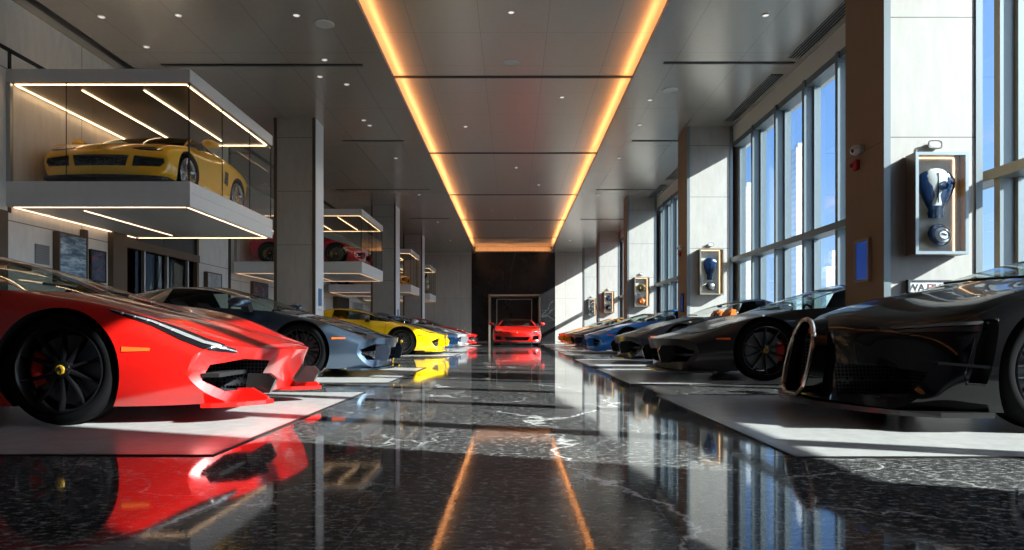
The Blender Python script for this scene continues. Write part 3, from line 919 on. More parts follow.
LAMPW = mat('white lamp diffuser', (.9, .9, .88), .4, emit=(1, .93, .82), estr=.7)

# ---- floor and ceiling
bm = B(); box(bm, XL2 - .1, YF, -.2, XW + .35, YB + 1.2, 0); struct(obj('floor', bm, FLOORM))
bm = B()
box(bm, XL2 - .1, YF, CEIL, -2.45, YB, CEIL + .45); box(bm, 2.45, YF, CEIL, XW + .35, YB, CEIL + .45)
for s in (1, -1):
    a, b_ = sorted((s * 2.28, s * 2.45)); box(bm, a, YF, CEIL, b_, YB - .35, CEIL + .03)       # ledge
    a, b_ = sorted((s * 2.28, s * 2.30)); box(bm, a, YF, CEIL + .03, b_, YB - .35, CEIL + .075)  # upstand hiding the strip
struct(obj('ceiling', bm, CEILM))
bm = B(); box(bm, -2.5, YF, MID, 2.5, YB, MID + .12); struct(obj('ceiling', bm, CEILMID))
for s in (1, -1):
    bm = B(); a, b_ = sorted((s * 2.36, s * 2.40)); box(bm, a, YF + .1, CEIL + .032, b_, YB - .4, CEIL + .05)
    tag(obj('cove_light', bm, COVE), 'long amber light strip in the %s edge of the raised ceiling strip' % ('right' if s > 0 else 'left'), 'light strip')
bm = B(); box(bm, -2.28, YB - .30, CEIL, 2.28, YB, CEIL + .03); box(bm, -2.28, YB - .30, CEIL + .03, 2.28, YB - .28, CEIL + .06); struct(obj('trim_1', bm, CEILM))
bm = B(); box(bm, -2.25, YB - .24, CEIL + .032, 2.25, YB - .20, CEIL + .05); tag(obj('cove_light', bm, COVE), 'short amber light strip across the far end of the raised ceiling', 'light strip')

# dark slots across the middle ceiling, and shorter ones in the side ceilings
for i, y in enumerate((7.9, 13.8, 19.7, 25.7, 31.5, 37.5)):
    bm = B(); box(bm, -2.43, y, MID - .012, 2.43, y + .11, MID + .01); struct(obj('trim_%d' % (2 + i), bm, SLOT))
for i, (y, x0, x1) in enumerate(((12.3, -6.35, -2.72), (17.2, -4.3, -2.75), (23.1, -6.0, -2.8), (29.0, -4.4, -2.7), (12.2, 2.70, 5.05), (17.2, 3.0, 5.0), (23.1, 2.8, 5.0), (29.2, 2.9, 5.0))):
    bm = B(); box(bm, x0, y, CEIL - .01, x1, y + .09, CEIL + .01); struct(obj('trim_%d' % (10 + i), bm, SLOT))
bm = B(); box(bm, -7.08, YF, CEIL - .012, -6.94, 17.0, CEIL + .01); struct(obj('trim_20', bm, SLOT))
bm = B(); box(bm, -7.08, 17.9, CEIL - .012, -6.94, YB, CEIL + .01); struct(obj('trim_21', bm, SLOT))

# linear air diffusers by the windows
for i, (y0, y1, where) in enumerate(((9.7, 12.0, 'nearest of the row'), (12.8, 15.6, 'just before the second pillar'), (19.4, 21.6, 'beyond the second pillar'), (22.4, 24.4, 'just before the third pillar'))):
    t = thing('air_diffuser', 'black slotted air diffuser by the windows, %s' % where, 'air vent', (4.95, y0, CEIL), 0, 'ceiling air diffusers')
    bm = B(); box(bm, -.11, 0, -.012, .11, y1 - y0, .0); obj('vent_recess', bm, SLOT, t)
    bm = B()
    for x in (-.11, -.056, -.004, .048, .102): box(bm, x, 0, -.02, x + .008, y1 - y0, -.012)
    obj('vent_slat', bm, TRIMALU, t)

# ---- right side: glazing, spandrel, pillars
bm = B()
for y0, y1 in ((15.98, 17.05), (24.5, 25.5), (33.0, 34.0), (41.35, YB)): box(bm, XW - .02, y0, 0, XW + .06, y1, 5.02)
box(bm, XW - .02, 1.0, 0, XW + .30, 41.35, .12)
struct(obj('wall_right', bm, CREAM))
bm = B(); box(bm, XW - .12, YF, 5.02, XW + .35, YB, CEIL); struct(obj('wall_right', bm, mat('lintel band with bounce light', (.80, .77, .70), .5)))   # band over the windows, bounce light put into its paler cream
bm = B(); box(bm, XW - .02, YF, 0, XW + .35, 1.0, 5.02); struct(obj('wall_right', bm, WALLMARB))   # solid wall beside the camera
def window(n, y0, y1, posts):
    t = bpy.data.objects.new('window_%d' % n, None); COL.objects.link(t); struct(t)
    bm = B()
    for y in posts:
        box(bm, XW - .16, y - .045, .12, XW + .14, y + .045, 5.02)
        box(bm, XW + .0, y - .09, .12, XW + .06, y + .09, 5.02)
    box(bm, XW - .13, y0, 4.90, XW + .12, y1, 5.02); box(bm, XW - .13, y0, .12, XW + .12, y1, .22)
    obj('window_frame', bm, ALU, t)
    if n > 1:
        bm = B(); box(bm, XW + .0, y0 - .001, .12, XW + .14, y0 + .03, 5.02); box(bm, XW, y1 - .03, .12, XW + .14, y1 + .001, 5.02); obj('window_jamb', bm, ALU, t)
    bm = B(); box(bm, XW - .20, y0, 2.20, XW + .10, y1, 2.31); obj('transom', bm, ALU, t)
    bm = B(); box(bm, XW + .02, y0, .2, XW + .032, y1, 4.95); obj('window_pane', bm, PANE, t)
window(1, 1.0, 8.3, (1.05, 2.05, 3.35, 4.65, 5.95, 7.25))
window(2, 8.3, 15.98, (8.3, 9.55, 10.85, 12.1, 13.4, 14.7))
window(3, 17.05, 24.5, (17.1, 18.3, 19.6, 20.9, 22.2, 23.4))
window(4, 25.5, 33.0, (25.55, 26.8, 28.1, 29.4, 30.7, 31.9))
window(5, 34.0, 41.35, (34.05, 35.4, 36.7, 38.0, 39.4, 41.3))

def pillar(x0, x1, y0, y1, side):
    """side = +1: bronze flank faces the aisle on the left (right-hand pillars); -1 mirrored with flank coloured pale for window skylight"""
    bm = B()
    bz = 1 if side > 0 else 0
    box(bm, x0, y0, 0, x1, y1, CEIL); bm.normal_update()
    for f in bm.faces:
        n = f.normal
        if abs(n.x) > .9: f.material_index = 1
    p = struct(obj('pillar', bm, [CREAM, BRONZE if side > 0 else BACKCREAM]))
    p['label'] = 'stone clad pillar'
    del p['label']
    bm = B()
    for x in (x0, x1):
        box(bm, x - .012 if x == x0 else x - .055, y0 - .012, 0, x + .055 if x == x0 else x + .012, y0 + .0, CEIL)
    obj('pillar_edge_strip', bm, mat('satin grey edge', (.22, .26, .28), .35, .5) if side > 0 else BRONZEDK, p)
    if side < 0:
        bm = B(); box(bm, x1, y0 + .02, 0, x1 + .02, y1 - .02, CEIL); obj('pillar_flank', bm, mat('flank skylight tint', (.80, .84, .88), .4), p)  # skylight from the windows is put into this pale blue flank colour
    return p
RP = ((3.75, 4.72, 6.89, 7.70), (4.1, 5.15, 16.05, 16.97), (4.12, 5.15, 24.55, 25.45), (4.14, 5.15, 33.0, 33.9), (4.08, 5.05, 39.4, 40.2))
for q in RP: pillar(*q, 1)
LP = ((-5.38, -4.47, 15.4, 16.05), (-5.40, -4.48, 26.0, 26.9), (-5.45, -4.52, 33.9, 34.8))
for q in LP: pillar(*q, -1)

# ---- left side
bm = B()
box(bm, XL - .3, YF, 0, XL, 12.72, CEIL); box(bm, XL - .3, 15.68, 0, XL, 17.6, CEIL); box(bm, XL - .3, 12.72, 3.0, XL, 15.68, CEIL)
box(bm, XL2 - .3, 17.3, 0, XL - .3, 17.6, CEIL)
box(bm, XL2 - .3, 17.6, 0, XL2, YB, CEIL)
struct(obj('wall_left', bm, CREAMWALL))
bm = B(); box(bm, XL, YF, 4.62, XL + .012, 17.6, 4.68)
for y in (9.86, 7.8): box(bm, XL, y, 2.3, XL + .012, y + .06, 4.65)
struct(obj('trim_22', bm, SLOT))
bm = B(); box(bm, XL, 17.5, 0, XL + .02, 17.62, CEIL); struct(obj('trim_23', bm, SLOT))
# bronze portals and the dark shopfront under the first showcase
t = bpy.data.objects.new('door_1', None); COL.objects.link(t); struct(t)
bm = B(); box(bm, XL - .06, 12.30, 0, XL + .10, 12.74, 3.0); box(bm, XL - .06, 12.74, 2.16, XL + .10, 15.70, 2.32); box(bm, XL - .06, 15.60, 0, XL + .08, 15.70, 3.0)
obj('door_frame', bm, BRONZEDK, t)
bm = B(); box(bm, XL - .05, 12.74, 2.32, XL + .03, 14.2, 3.0); box(bm, XL - .05, 14.22, 2.32, XL + .03, 15.60, 3.0); obj('door_header_panel', bm, mat('charcoal panel', (.022, .022, .026), .45), t)
bm = B()
for y in (12.76, 13.42, 14.32, 15.22): box(bm, XL - .04, y, 0, XL + .05, y + .05, 2.16)
obj('door_post', bm, TRIMALU, t)
bm = B(); box(bm, XL - .02, 12.8, 0, XL - .01, 15.6, 2.16); obj('door_glass', bm, glass_mat('smoked glass', (.30, .32, .33), .45), t)
bm = B(); box(bm, XL - 1.6, 12.72, 0, XL - 1.5, 15.68, 3.0); box(bm, XL - 1.5, 12.6, 0, XL - .3, 12.72, 3.0); box(bm, XL - 1.5, 15.68, 0, XL - .3, 15.8, 3.0); box(bm, XL - 1.5, 12.72, 2.9, XL - .3, 15.68, 3.0)
struct(obj('wall_recess', bm, BRONZEDK))
bm = B(); box(bm, XL, 8.9, 0, XL + .09, 9.75, 2.3); box(bm, XL, 11.50, 0, XL + .07, 11.62, 2.3); struct(obj('trim_24', bm, BRONZEDK))

# ---- back and front walls
bm = B(); box(bm, XL2, YB, 0, -2.52, YB + .3, CEIL + .4); box(bm, 2.56, YB, 0, XW + .3, YB + .3, CEIL + .4); struct(obj('wall_back', bm, BACKCREAM))
bm = B(); box(bm, -2.52, YB - .02, 2.82, 2.56, YB + .3, MID); box(bm, -2.52, YB - .02, 0, -1.45, YB + .3, 2.82); box(bm, 1.62, YB - .02, 0, 2.56, YB + .3, 2.82)
struct(obj('wall_back', bm, WALLMARB))
t = bpy.data.objects.new('door_2', None); COL.objects.link(t); struct(t)
bm = B()
for x in (-1.47, 1.55): box(bm, x, YB - .45, 0, x + .10, YB + .9, 2.80)
box(bm, -1.47, YB - .45, 2.72, 1.65, YB + .9, 2.84); obj('portal_frame', bm, mat('champagne metal', (.55, .48, .38), .3, .8), t)
bm = B(); box(bm, -1.37, YB + .85, 0, 1.55, YB + .9, 2.72); obj('portal_back', bm, WALLMARB, t)
bm = B()
for x in (-1.02, 1.12): box(bm, x, YB + .35, 0, x + .05, YB + .40, 2.6)
box(bm, -1.02, YB + .35, 2.55, 1.17, YB + .40, 2.6); obj('inner_frame', bm, TRIMALU, t)
bm = B(); box(bm, XL2, YF - .3, 0, XW + .3, YF, CEIL + .4); struct(obj('wall_front', bm, WALLMARB))
bm = B(); box(bm, -2.28, YB - .035, CEIL + .03, 2.28, YB - .021, MID); struct(obj('trim_26', bm, BACKCREAM))
# low pale ledges at the foot of the far wall
bm = B(); box(bm, -4.2, YB - .5, 0, -2.9, YB, .9); struct(obj('trim_25', bm, BACKCREAM))

# ---- pads inlaid in the floor, one under each car
def pad(x0, x1, y0, y1, label):
    o = tag(obj('display_pad', (lambda b: (box(b, x0, y0, .0005, x1, y1, .006), b)[1])(B()), PADM), label, 'display pad', 'inlaid pads under the cars')
    bm = B()
    for a in ((x0 - .02, y0 - .02, x1 + .02, y0), (x0 - .02, y1, x1 + .02, y1 + .02), (x0 - .02, y0, x0, y1), (x1, y0, x1 + .02, y1)): box(bm, a[0], a[1], .0005, a[2], a[3], .0065)
    obj('pad_edging', bm, mat('dark metal edging', (.06, .055, .05), .3, .8), o)
for (c, lab) in ((4.78, 'front red supercar'), (9.25, 'grey-blue supercar'), (17.5, 'bright yellow wedge supercar on the floor'), (20.9, 'deep blue supercar with black bonnet'), (24.5, 'silver white supercar'), (29.2, 'last red car of the left row')):
    w = 1.62
    pad(-6.9 if c < 15 else -6.4, -1.40, c - w, c + w if c not in (17.5, 20.9) else c + 1.6, 'pale stone floor pad under the ' + lab)
for (c, lab) in ((4.60, 'black hypercar'), (8.95, 'charcoal supercar'), (12.8, 'blue-black supercar with tan seats'), (18.2, 'vivid blue supercar'), (22.2, 'dark car between the blue and orange ones'), (26.7, 'first orange supercar'), (30.9, 'copper orange supercar at the far end')):
    w = 1.50
    pad(1.30, 5.15, c - w, c + w, 'pale stone floor pad under the ' + lab)

# ---- raised glass showcases
def showcase(y0, y1, xl, label, led=True, second=True):
    x1 = -4.65; zb, zf, zr, zt = 2.38, 2.74, 4.17, 4.36
    t = thing('wall_hung_showcase', label, 'showcase', (xl, y0, zb), 0, 'raised glass showcases')
    def pt(n, bm, m): return obj(n, bm, m, t)
    def bx(a, b_, c, d, e, f, bev=0): 
        bm = B(); box(bm, a - xl, b_ - y0, c - zb, d - xl, e - y0, f - zb, bev=bev); return bm
    bm = bx(xl, y0, zb, x1, y1, zf - .17); box(bm, 0.01, .01, .19, x1 - xl - .01, y1 - y0 - .01, .20); box(bm, 0, 0, .20, x1 - xl, y1 - y0, zf - zb)
    pt('floor_slab', bm, WHITEMETAL)
    bm = bx(xl, y0, zr, x1, y1, zt); pt('roof_slab', bm, WHITEMETAL)
    bm = bx(xl + .03, y0 + .03, zr - .008, x1 - .03, y1 - .03, zr - .001); pt('lid_lining', bm, mat('dark bronze lining', (.13, .105, .07), .3, .4))
    g = .012
    bm = B()
    W_, D_ = x1 - xl, y1 - y0
    box(bm, .02, .02, zf - zb, W_ - .02, .02 + g, zr - zb); s_ = pt('front_glass', bm, SHOWGLASS)
    bm = B(); box(bm, W_ - .02 - g, .034, zf - zb, W_ - .02, D_ - .034, zr - zb); pt('side_glass', bm, SHOWGLASS)
    bm = B(); box(bm, .02, D_ - .02 - g, zf - zb, W_ - .02, D_ - .02, zr - zb); pt('rear_glass', bm, SHOWGLASS)
    bm = B()
    for a in ((W_ - .034, .016, W_ - .018, .034), (W_ - .034, D_ - .034, W_ - .018, D_ - .018), (W_ - .033, D_ * .34, W_ - .019, D_ * .34 + .006), (W_ - .033, D_ * .68, W_ - .019, D_ * .68 + .006), (W_ * .32, .018, W_ * .32 + .006, .033)):
        bm = B(); box(bm, a[0], a[1], zf - zb, a[2], a[3], zr - zb); pt('glass_joint', bm, BLACK)
    bm = B(); box(bm, .0, .0, zf - zb, .06, .06, zr - zb); pt('corner_post', bm, TRIMALU)
    # strips in the lid
    z = zr - zb - .020
    def strip(a, b_, c, d, zz, m=LED):
        if y0 > 15: m = LEDFAR if m is LED else LEDFARSOFT
        bm = B(); box(bm, a, b_, zz, c, d, zz + .006); return pt('light_strip', bm, m)
    strip(.08, .06, W_ - .08, .072, z); strip(W_ - .09, .1, W_ - .075, D_ - .1, z); strip(.07, .1, .085, D_ - .1, z); strip(.1, D_ - .075, W_ - .1, D_ - .06, z)
    for xx in ((-6.4 - xl), (-5.48 - xl)): strip(xx, .30, xx + .016, D_ - .35, z)
    z = -.007
    strip(.06, .07, W_ - .1, .079, z, LEDSOFT); strip(W_ - .086, .1, W_ - .075, D_ - .1, z, LEDSOFT); strip(.05, .1, .065, D_ - .1, z, LEDSOFT); strip(.1, D_ - .08, W_ - .1, D_ - .065, z, LEDSOFT)
    strip((-6.4 - xl), .35, (-6.4 - xl) + .016, D_ - .4, z, LEDSOFT)
    return t
showcase(9.83, 13.2, XL, 'nearest raised glass showcase, holding the yellow grand tourer, hung on the left wall')
showcase(21.0, 24.4, -8.58, 'second raised glass showcase, holding the crimson supercar, behind the first left pillar')
showcase(31.1, 34.3, -8.4, 'third raised glass showcase, partly hidden by the second left pillar, with an orange car')
showcase(38.3, 41.2, -8.4, 'farthest raised glass showcase, close to the far wall')
# ------------------------------------------------------------------ display cases on the right-hand pillars
EXBLUE = mat('dark blue lacquer', (.008, .03, .10), .18, .2, coat=.8)
EXWHITE = mat('white lacquer', (.75, .76, .76), .2, coat=.6)
EXBLACK = mat('black lacquer', (.01, .01, .012), .2, coat=.6)
EXGOLD = mat('dull gold', (.45, .30, .10), .3, .9)
EXORANGE = mat('orange red lacquer', (.72, .13, .02), .2, coat=.8)
EXSILVER = mat('brushed silver', (.5, .5, .5), .28, 1)
CASEIN = mat('case back panel', (.80, .785, .75), .4)
CASEFRAME = mat('case frame grey blue', (.30, .36, .39), .35, .6)
CASEGOLD = mat('case frame champagne', (.50, .43, .33), .32, .7)
WARMSTRIP = mat('case light strip', (1, .9, .75), .5, emit=(1, .62, .32), estr=3.5)

def ellipsoid(bm, c, r, mi=0, M=None, n=28):
    q = bmesh.ops.create_uvsphere(bm, u_segments=n, v_segments=n // 2, radius=1)
    for v in q['verts']:
        p = Vector((v.co.x * r[0], v.co.y * r[1], v.co.z * r[2]))
        if M: p = M @ p
        v.co = p + Vector(c)
    for f in {f for v in q['verts'] for f in v.link_faces}: f.material_index = mi
def drop(bm, prof, sx, sy, c, mi=0, n=32):
    lathe(bm, prof, n, axis='z', mi=mi, M=Matrix.Translation(c) @ Matrix.Diagonal((sx, sy, 1, 1)))

def display_case(x0, x1, yf, z0, z1, prot, frame, label):
    """yf is the pillar face the case is mounted on; it stands out towards the camera"""
    y0 = yf - prot
    t = thing('wall_mounted_case', label, 'display case', ((x0 + x1) / 2, yf, z0), 0, 'glazed cases on the pillars')
    w, h = (x1 - x0) / 2, z1 - z0
    f = .03
    bm = B()
    box(bm, -w, -prot + .0, 0, -w + .012, -.002, h); box(bm, w - .012, -prot, 0, w, -.002, h); box(bm, -w + .012, -prot, 0, w - .012, -.002, .012); box(bm, -w + .012, -prot, h - .012, w - .012, -.002, h)
    obj('case_body', bm, mat('case side bronze', (.17, .13, .095), .4, .3), t)
    bm = B(); box(bm, -w + .012, -prot + .11, .012, w - .012, -.003, h - .012); obj('back_panel', bm, CASEIN, t)
    bm = B()
    box(bm, -w, -prot - .012, 0, -w + f, -prot, h); box(bm, w - f, -prot - .012, 0, w, -prot, h); box(bm, -w + f, -prot - .012, 0, w - f, -prot, f); box(bm, -w + f, -prot - .012, h - f, w - f, -prot, h)
    obj('front_frame', bm, frame, t)
    bm = B(); box(bm, -w + f, -prot - .008, f, w - f, -prot - .004, h - f); obj('glass_front', bm, SHOWGLASS, t)
    bm = B(); box(bm, w - .075, -prot + .10, .03, w - .066, -prot + .109, h - .04); obj('light_strip', bm, WARMSTRIP, t)
    bm = B(); box(bm, -w + .03, -prot + .10, h - .035, w - .075, -prot + .109, h - .026); obj('light_strip', bm, WARMSTRIP, t)
    return t
def shield(c, k, side, centre, label, emblem=True, name='shield_ornament', cat='ornament', sx=1.0):
    t = thing(name, label, cat, c)
    prof = [(.004, -.255), (.075, -.25), (.085, -.20), (.075, -.165), (.10, -.12), (.15, -.02), (.185, .07), (.185, .14), (.15, .20), (.09, .235), (.004, .245)]
    bm = B(); drop(bm, [(r * k, z * k) for r, z in prof], sx, .20, (0, 0, 0)); obj('body', bm, side, t, smooth=60)
    pr2 = [(.004, -.13), (.10, -.125), (.12, -.05), (.16, .05), (.19, .12), (.185, .17), (.15, .215), (.09, .245), (.004, .255)]
    bm = B(); drop(bm, [(r * k, z * k) for r, z in pr2], sx * .70, .235, (0, 0, 0)); obj('centre_panel', bm, centre, t, smooth=60)
    bm = B(); box(bm, -.0025 * k, -.047 * k, -.10 * k, .0025 * k, -.03 * k, .20 * k); obj('spine', bm, EXBLACK, t)
    if emblem:
        bm = B(); lathe(bm, [(.046 * k, .01), (.046 * k, -.005), (.036 * k, -.005), (.036 * k, .01)], 28, axis='y', closed=True, M=Matrix.Translation((.055 * k, -.046 * k, .07 * k)))
        lathe(bm, [(.022 * k, .01), (.022 * k, -.005)], 20, axis='y', M=Matrix.Translation((.055 * k, -.046 * k, .07 * k)))
        obj('emblem', bm, EXBLUE, t)
    return t
def disc(c, r, body, face, label, ring=None, name='round_ornament', cat='ornament', thick=.034):
    t = thing(name, label, cat, c)
    M = Matrix.Rotation(.18, 4, 'Z') @ Matrix.Rotation(.25, 4, 'Y') if r < .14 else Matrix.Rotation(.12, 4, 'Y')
    bm = B(); ellipsoid(bm, (0, 0, 0), (r, thick, r * .78), M=M); obj('body', bm, body, t, smooth=60)
    bm = B(); ellipsoid(bm, (.012, -.014, -.004), (r * .72, thick * .85, r * .56), M=M); obj('face', bm, face, t, smooth=60)
    bm = B(); n = 28; pts = [M @ Vector((r * .42 * math.cos(2 * PI * i / n), -thick * .86 - .012, r * .33 * math.sin(2 * PI * i / n))) + Vector((.012, 0, -.004)) for i in range(n)]
    tube(bm, pts, .005, 6, closed=True)
    tube(bm, [M @ Vector((-r * .2, -thick * .9 - .014, 0)) + Vector((.012, 0, 0)), M @ Vector((r * .2, -thick * .9 - .014, 0)) + Vector((.012, 0, 0))], .008, 6)
    obj('rim_mark', bm, ring or EXBLUE, t)
    return t
display_case(3.955, 4.475, 6.885, 1.335, 2.34, .17, CASEFRAME, 'large grey framed glass case with a blue and white ornament, on the nearest right pillar')
shield((4.195, 6.772, 1.945), .98, EXBLUE, EXWHITE, 'dark blue and white shield-shaped ornament in the nearest display case', sx=1.05)
disc((4.235, 6.775, 1.535), .138, EXBLUE, EXWHITE, 'dark blue disc with white face at the foot of the nearest display case')
display_case(4.345, 4.905, 16.045, 1.44, 2.51, .17, CASEGOLD, 'champagne framed glass case with a dark blue drop ornament, on the second right pillar')
shield((4.60, 15.932, 2.05), 1.04, EXBLUE, EXBLUE, 'dark blue drop-shaped ornament in the case on the second right pillar', emblem=False, sx=.86)
disc((4.61, 15.935, 1.64), .125, EXBLACK, EXSILVER, 'round black and silver ornament in the case on the second right pillar', EXBLACK)
display_case(4.34, 4.88, 24.545, 1.48, 2.53, .17, CASEGOLD, 'champagne framed glass case with gold and orange ornaments, on the third right pillar')
disc((4.60, 24.435, 2.17), .17, EXGOLD, EXBLACK, 'gold rimmed black round ornament in the case on the third right pillar', EXGOLD)
disc((4.60, 24.435, 1.68), .15, EXORANGE, EXORANGE, 'orange red oval ornament in the case on the third right pillar', EXGOLD)
display_case(4.38, 4.87, 32.995, 1.50, 2.52, .17, CASEGOLD, 'glass case with two dark blue ornaments on the fourth right pillar')
disc((4.62, 32.885, 2.20), .16, EXBLUE, EXBLUE, 'upper dark blue round ornament in the case on the fourth right pillar', EXSILVER)
disc((4.62, 32.885, 1.74), .16, EXBLUE, EXBLACK, 'lower dark blue round ornament in the case on the fourth right pillar', EXSILVER)
display_case(4.34, 4.78, 39.395, 1.53, 2.50, .17, CASEFRAME, 'small looking glass case with three dark ornaments on the farthest right pillar')
for k, (z, n_) in enumerate(((2.26, 'top'), (2.0, 'middle'), (1.74, 'bottom'))):
    disc((4.55, 39.285, z), .11, EXBLACK, EXSILVER if k else EXBLACK, '%s one of three dark ornaments in the farthest display case' % n_, EXSILVER)

# emergency lamps above the cases
for (x, y, z, which) in ((4.235, 6.885, 2.45, 'nearest'), (4.64, 16.045, 2.62, 'second'), (4.62, 24.545, 2.66, 'third'), (4.62, 32.995, 2.65, 'fourth'), (4.55, 39.395, 2.63, 'farthest')):
    t = thing('wall_mounted_lamp', 'small white oblong lamp above the display case on the %s right pillar' % which, 'lamp', (x, y, z), 0, 'lamps above the pillar cases')
    bm = B(); box(bm, -.058, -.035, -.03, .058, -.002, .03, bev=.012); obj('lamp_body', bm, EXWHITE, t, smooth=50)
    bm = B(); pts = []
    for i in range(24):
        a = 2 * PI * i / 24; pts.append((.068 * (1 if math.cos(a) > 0 else -1) * abs(math.cos(a)) ** .5, -.036, .04 * (1 if math.sin(a) > 0 else -1) * abs(math.sin(a)) ** .5))
    tube(bm, pts, .006, 6, closed=True); obj('lamp_rim', bm, mat('dark grey rim', (.06, .07, .08), .4), t)

# things on the bronze flanks
def flank_set(x, yc, zc, which, screen=None):
    t = thing('wall_mounted_camera', 'white dome security camera on the bronze flank of the %s right pillar' % which, 'security camera', (x, yc, zc))
    bm = B(); box(bm, -.015, -.07, -.03, -.002, .07, .045, bev=.004); ellipsoid(bm, (-.045, 0, 0), (.065, .075, .06)); obj('camera_housing', bm, EXWHITE, t, smooth=50)
    bm = B(); ellipsoid(bm, (-.10, -.018, -.012), (.018, .024, .022)); obj('camera_lens', bm, EXBLACK, t, smooth=50)
    t = thing('wall_mounted_alarm', 'red fire alarm below the security camera on the %s right pillar' % which, 'fire alarm', (x, yc + .06, zc - .15))
    bm = B(); box(bm, -.045, -.05, -.055, -.002, .05, .06, bev=.012); obj('alarm_body', bm, mat('alarm red', (.45, .01, .015), .35, coat=.3), t, smooth=50)
    bm = B(); lathe(bm, [(.03, -.045), (.026, -.062), (.012, -.07)], 20, axis='x', M=Matrix.Translation((0, .045, .01))); obj('alarm_horn', bm, mat('alarm red dark', (.30, .008, .01), .3), t, smooth=50)
flank_set(3.75, 7.36, 2.53, 'nearest')
flank_set(4.1, 16.62, 2.62, 'second')
SCREENM = mat('blue screen', (.01, .03, .12), .15, emit=(.02, .10, .55), estr=.28)
def screen(x, s, y0, y1, z0, z1, label, frame=CASEGOLD, m=SCREENM, cat='screen', name='wall_mounted_screen', th=.03):
    """panel on a wall facing s along x"""
    t = thing(name, label, cat, (x, (y0 + y1) / 2, z0))
    h, w = z1 - z0, (y1 - y0) / 2
    f = min(.03, w * .3)
    bm = B()
    for a in ((-w, -w + f, 0, h), (w - f, w, 0, h), (-w + f, w - f, 0, f), (-w + f, w - f, h - f, h)):
        xa, xb = sorted((s * .002, s * (th + .008))); box(bm, xa, a[0], a[2], xb, a[1], a[3])
    obj('outer_frame', bm, frame, t)
    bm = B(); xa, xb = sorted((s * .002, s * th)); box(bm, xa, -w + f, f, xb, w - f, h - f); obj('picture_panel', bm, m, t)
    return t
screen(3.75, -1, 7.13, 7.43, 1.10, 1.56, 'blue information screen in a pale frame on the bronze flank of the nearest right pillar', mat('beige frame', (.34, .27, .2), .4))
screen(4.1, -1, 16.35, 16.55, 1.05, 1.5, 'small dark blue panel on the bronze flank of the second right pillar', BLACK)
SIGNBLUE = mat('blue sign', (.02, .13, .35), .35)
def flank_sign(x, y, z0, z1, label):
    t = thing('wall_mounted_sign', label, 'sign', (x, y, z0))
    bm = B(); box(bm, .002, -.12, .10, .014, .12, z1 - z0, bev=.004); obj('blue_field', bm, SIGNBLUE, t)
    bm = B(); box(bm, .002, -.12, 0, .012, .12, .095, bev=.003); obj('white_foot', bm, EXWHITE, t)
flank_sign(-4.45, 15.72, 1.07, 1.57, 'narrow blue upright sign on the pale flank of the first left pillar')
flank_sign(-4.46, 26.45, 1.0, 1.45, 'narrow blue upright sign on the pale flank of the second left pillar')

# placard at the foot of the nearest right pillar
t = thing('wall_mounted_placard', 'white placard with red and black lettering low on the nearest right pillar', 'placard', (4.23, 6.885, .86))
bm = B(); box(bm, -.25, -.03, 0, .25, -.002, .22); obj('placard_board', bm, EXWHITE, t)
bm = B(); box(bm, -.27, -.05, -.02, -.25, -.002, .235); box(bm, -.25, -.04, .22, .27, -.002, .232); obj('placard_edge', bm, mat('dark grey rim', (.06, .07, .08), .4), t)
def lettering(txt, size, m, parent, loc, rot=(PI / 2, 0, 0)):
    cu = bpy.data.curves.new('lettering', 'FONT'); cu.body = txt; cu.size = size; cu.extrude = .001; cu.align_x = 'CENTER'
    o = bpy.data.objects.new('tmp', cu); COL.objects.link(o)
    dg = bpy.context.evaluated_depsgraph_get(); dg.update()
    me = bpy.data.meshes.new_from_object(o.evaluated_get(dg), depsgraph=dg)
    bpy.data.objects.remove(o); bpy.data.curves.remove(cu)
    r = obj('lettering', me, m, parent); r.location = loc; r.rotation_euler = rot
    return r
lettering('FILI', .10, mat('dark red print', (.28, .04, .04), .5), t, (0, -.0325, .125))
lettering('WA', .10, mat('dark print', (.05, .05, .06), .5), t, (-.18, -.0325, .125))

# ------------------------------------------------------------------ pictures and vents on the left wall
def picture_mat(name, stops, scale, stretch=(1, 1, 1)):
    m = mat(name, (.3, .3, .3), .3); v = vscale(m, objco(m), *stretch)
    L(m, ramp(m, noise(m, v, scale, 6, .65, .8), stops), bsdf(m).inputs['Base Color']); return m
PICA = picture_mat('blue landscape print', [(.30, (.02, .03, .04)), (.45, (.12, .22, .32)), (.58, (.50, .62, .70)), (.72, (.78, .80, .80))], 3.2, (1, .6, 3.0))
PICB = picture_mat('dark red and blue print', [(.40, (.015, .02, .03)), (.52, (.05, .10, .18)), (.60, (.35, .04, .03)), (.70, (.5, .5, .5))], 4.0, (1, 1, 1.4))
PICC = picture_mat('pale grey print', [(.35, (.16, .20, .22)), (.6, (.42, .47, .50))], 4)
screen(XL, 1, 10.82, 11.55, 1.36, 2.17, 'bronze framed blue and white landscape print on the left wall under the nearest showcase', BRONZEDK, PICA, 'picture', 'wall_mounted_picture', .10)
screen(XL, 1, 11.74, 12.18, 1.44, 2.0, 'dark framed print with a red mark, beside the landscape print on the left wall', BLACK, PICB, 'picture', 'wall_mounted_picture', .04)
screen(XL, 1, 16.1, 16.9, 1.58, 2.0, 'small grey picture in a dark frame on the cream wall right of the dark shopfront', BRONZEDK, PICC, 'picture', 'wall_mounted_picture', .09)
screen(XL2, 1, 22.6, 24.0, 1.75, 2.26, 'bronze framed picture in the alcove under the second showcase', BRONZEDK, PICB, 'picture', 'wall_mounted_picture', .09)
screen(XL2, 1, 33.0, 35.2, .5, 2.3, 'dark cupboard front on the left wall beyond the second showcase', BRONZEDK, BLACK, 'cupboard', 'wall_mounted_cupboard', .25)
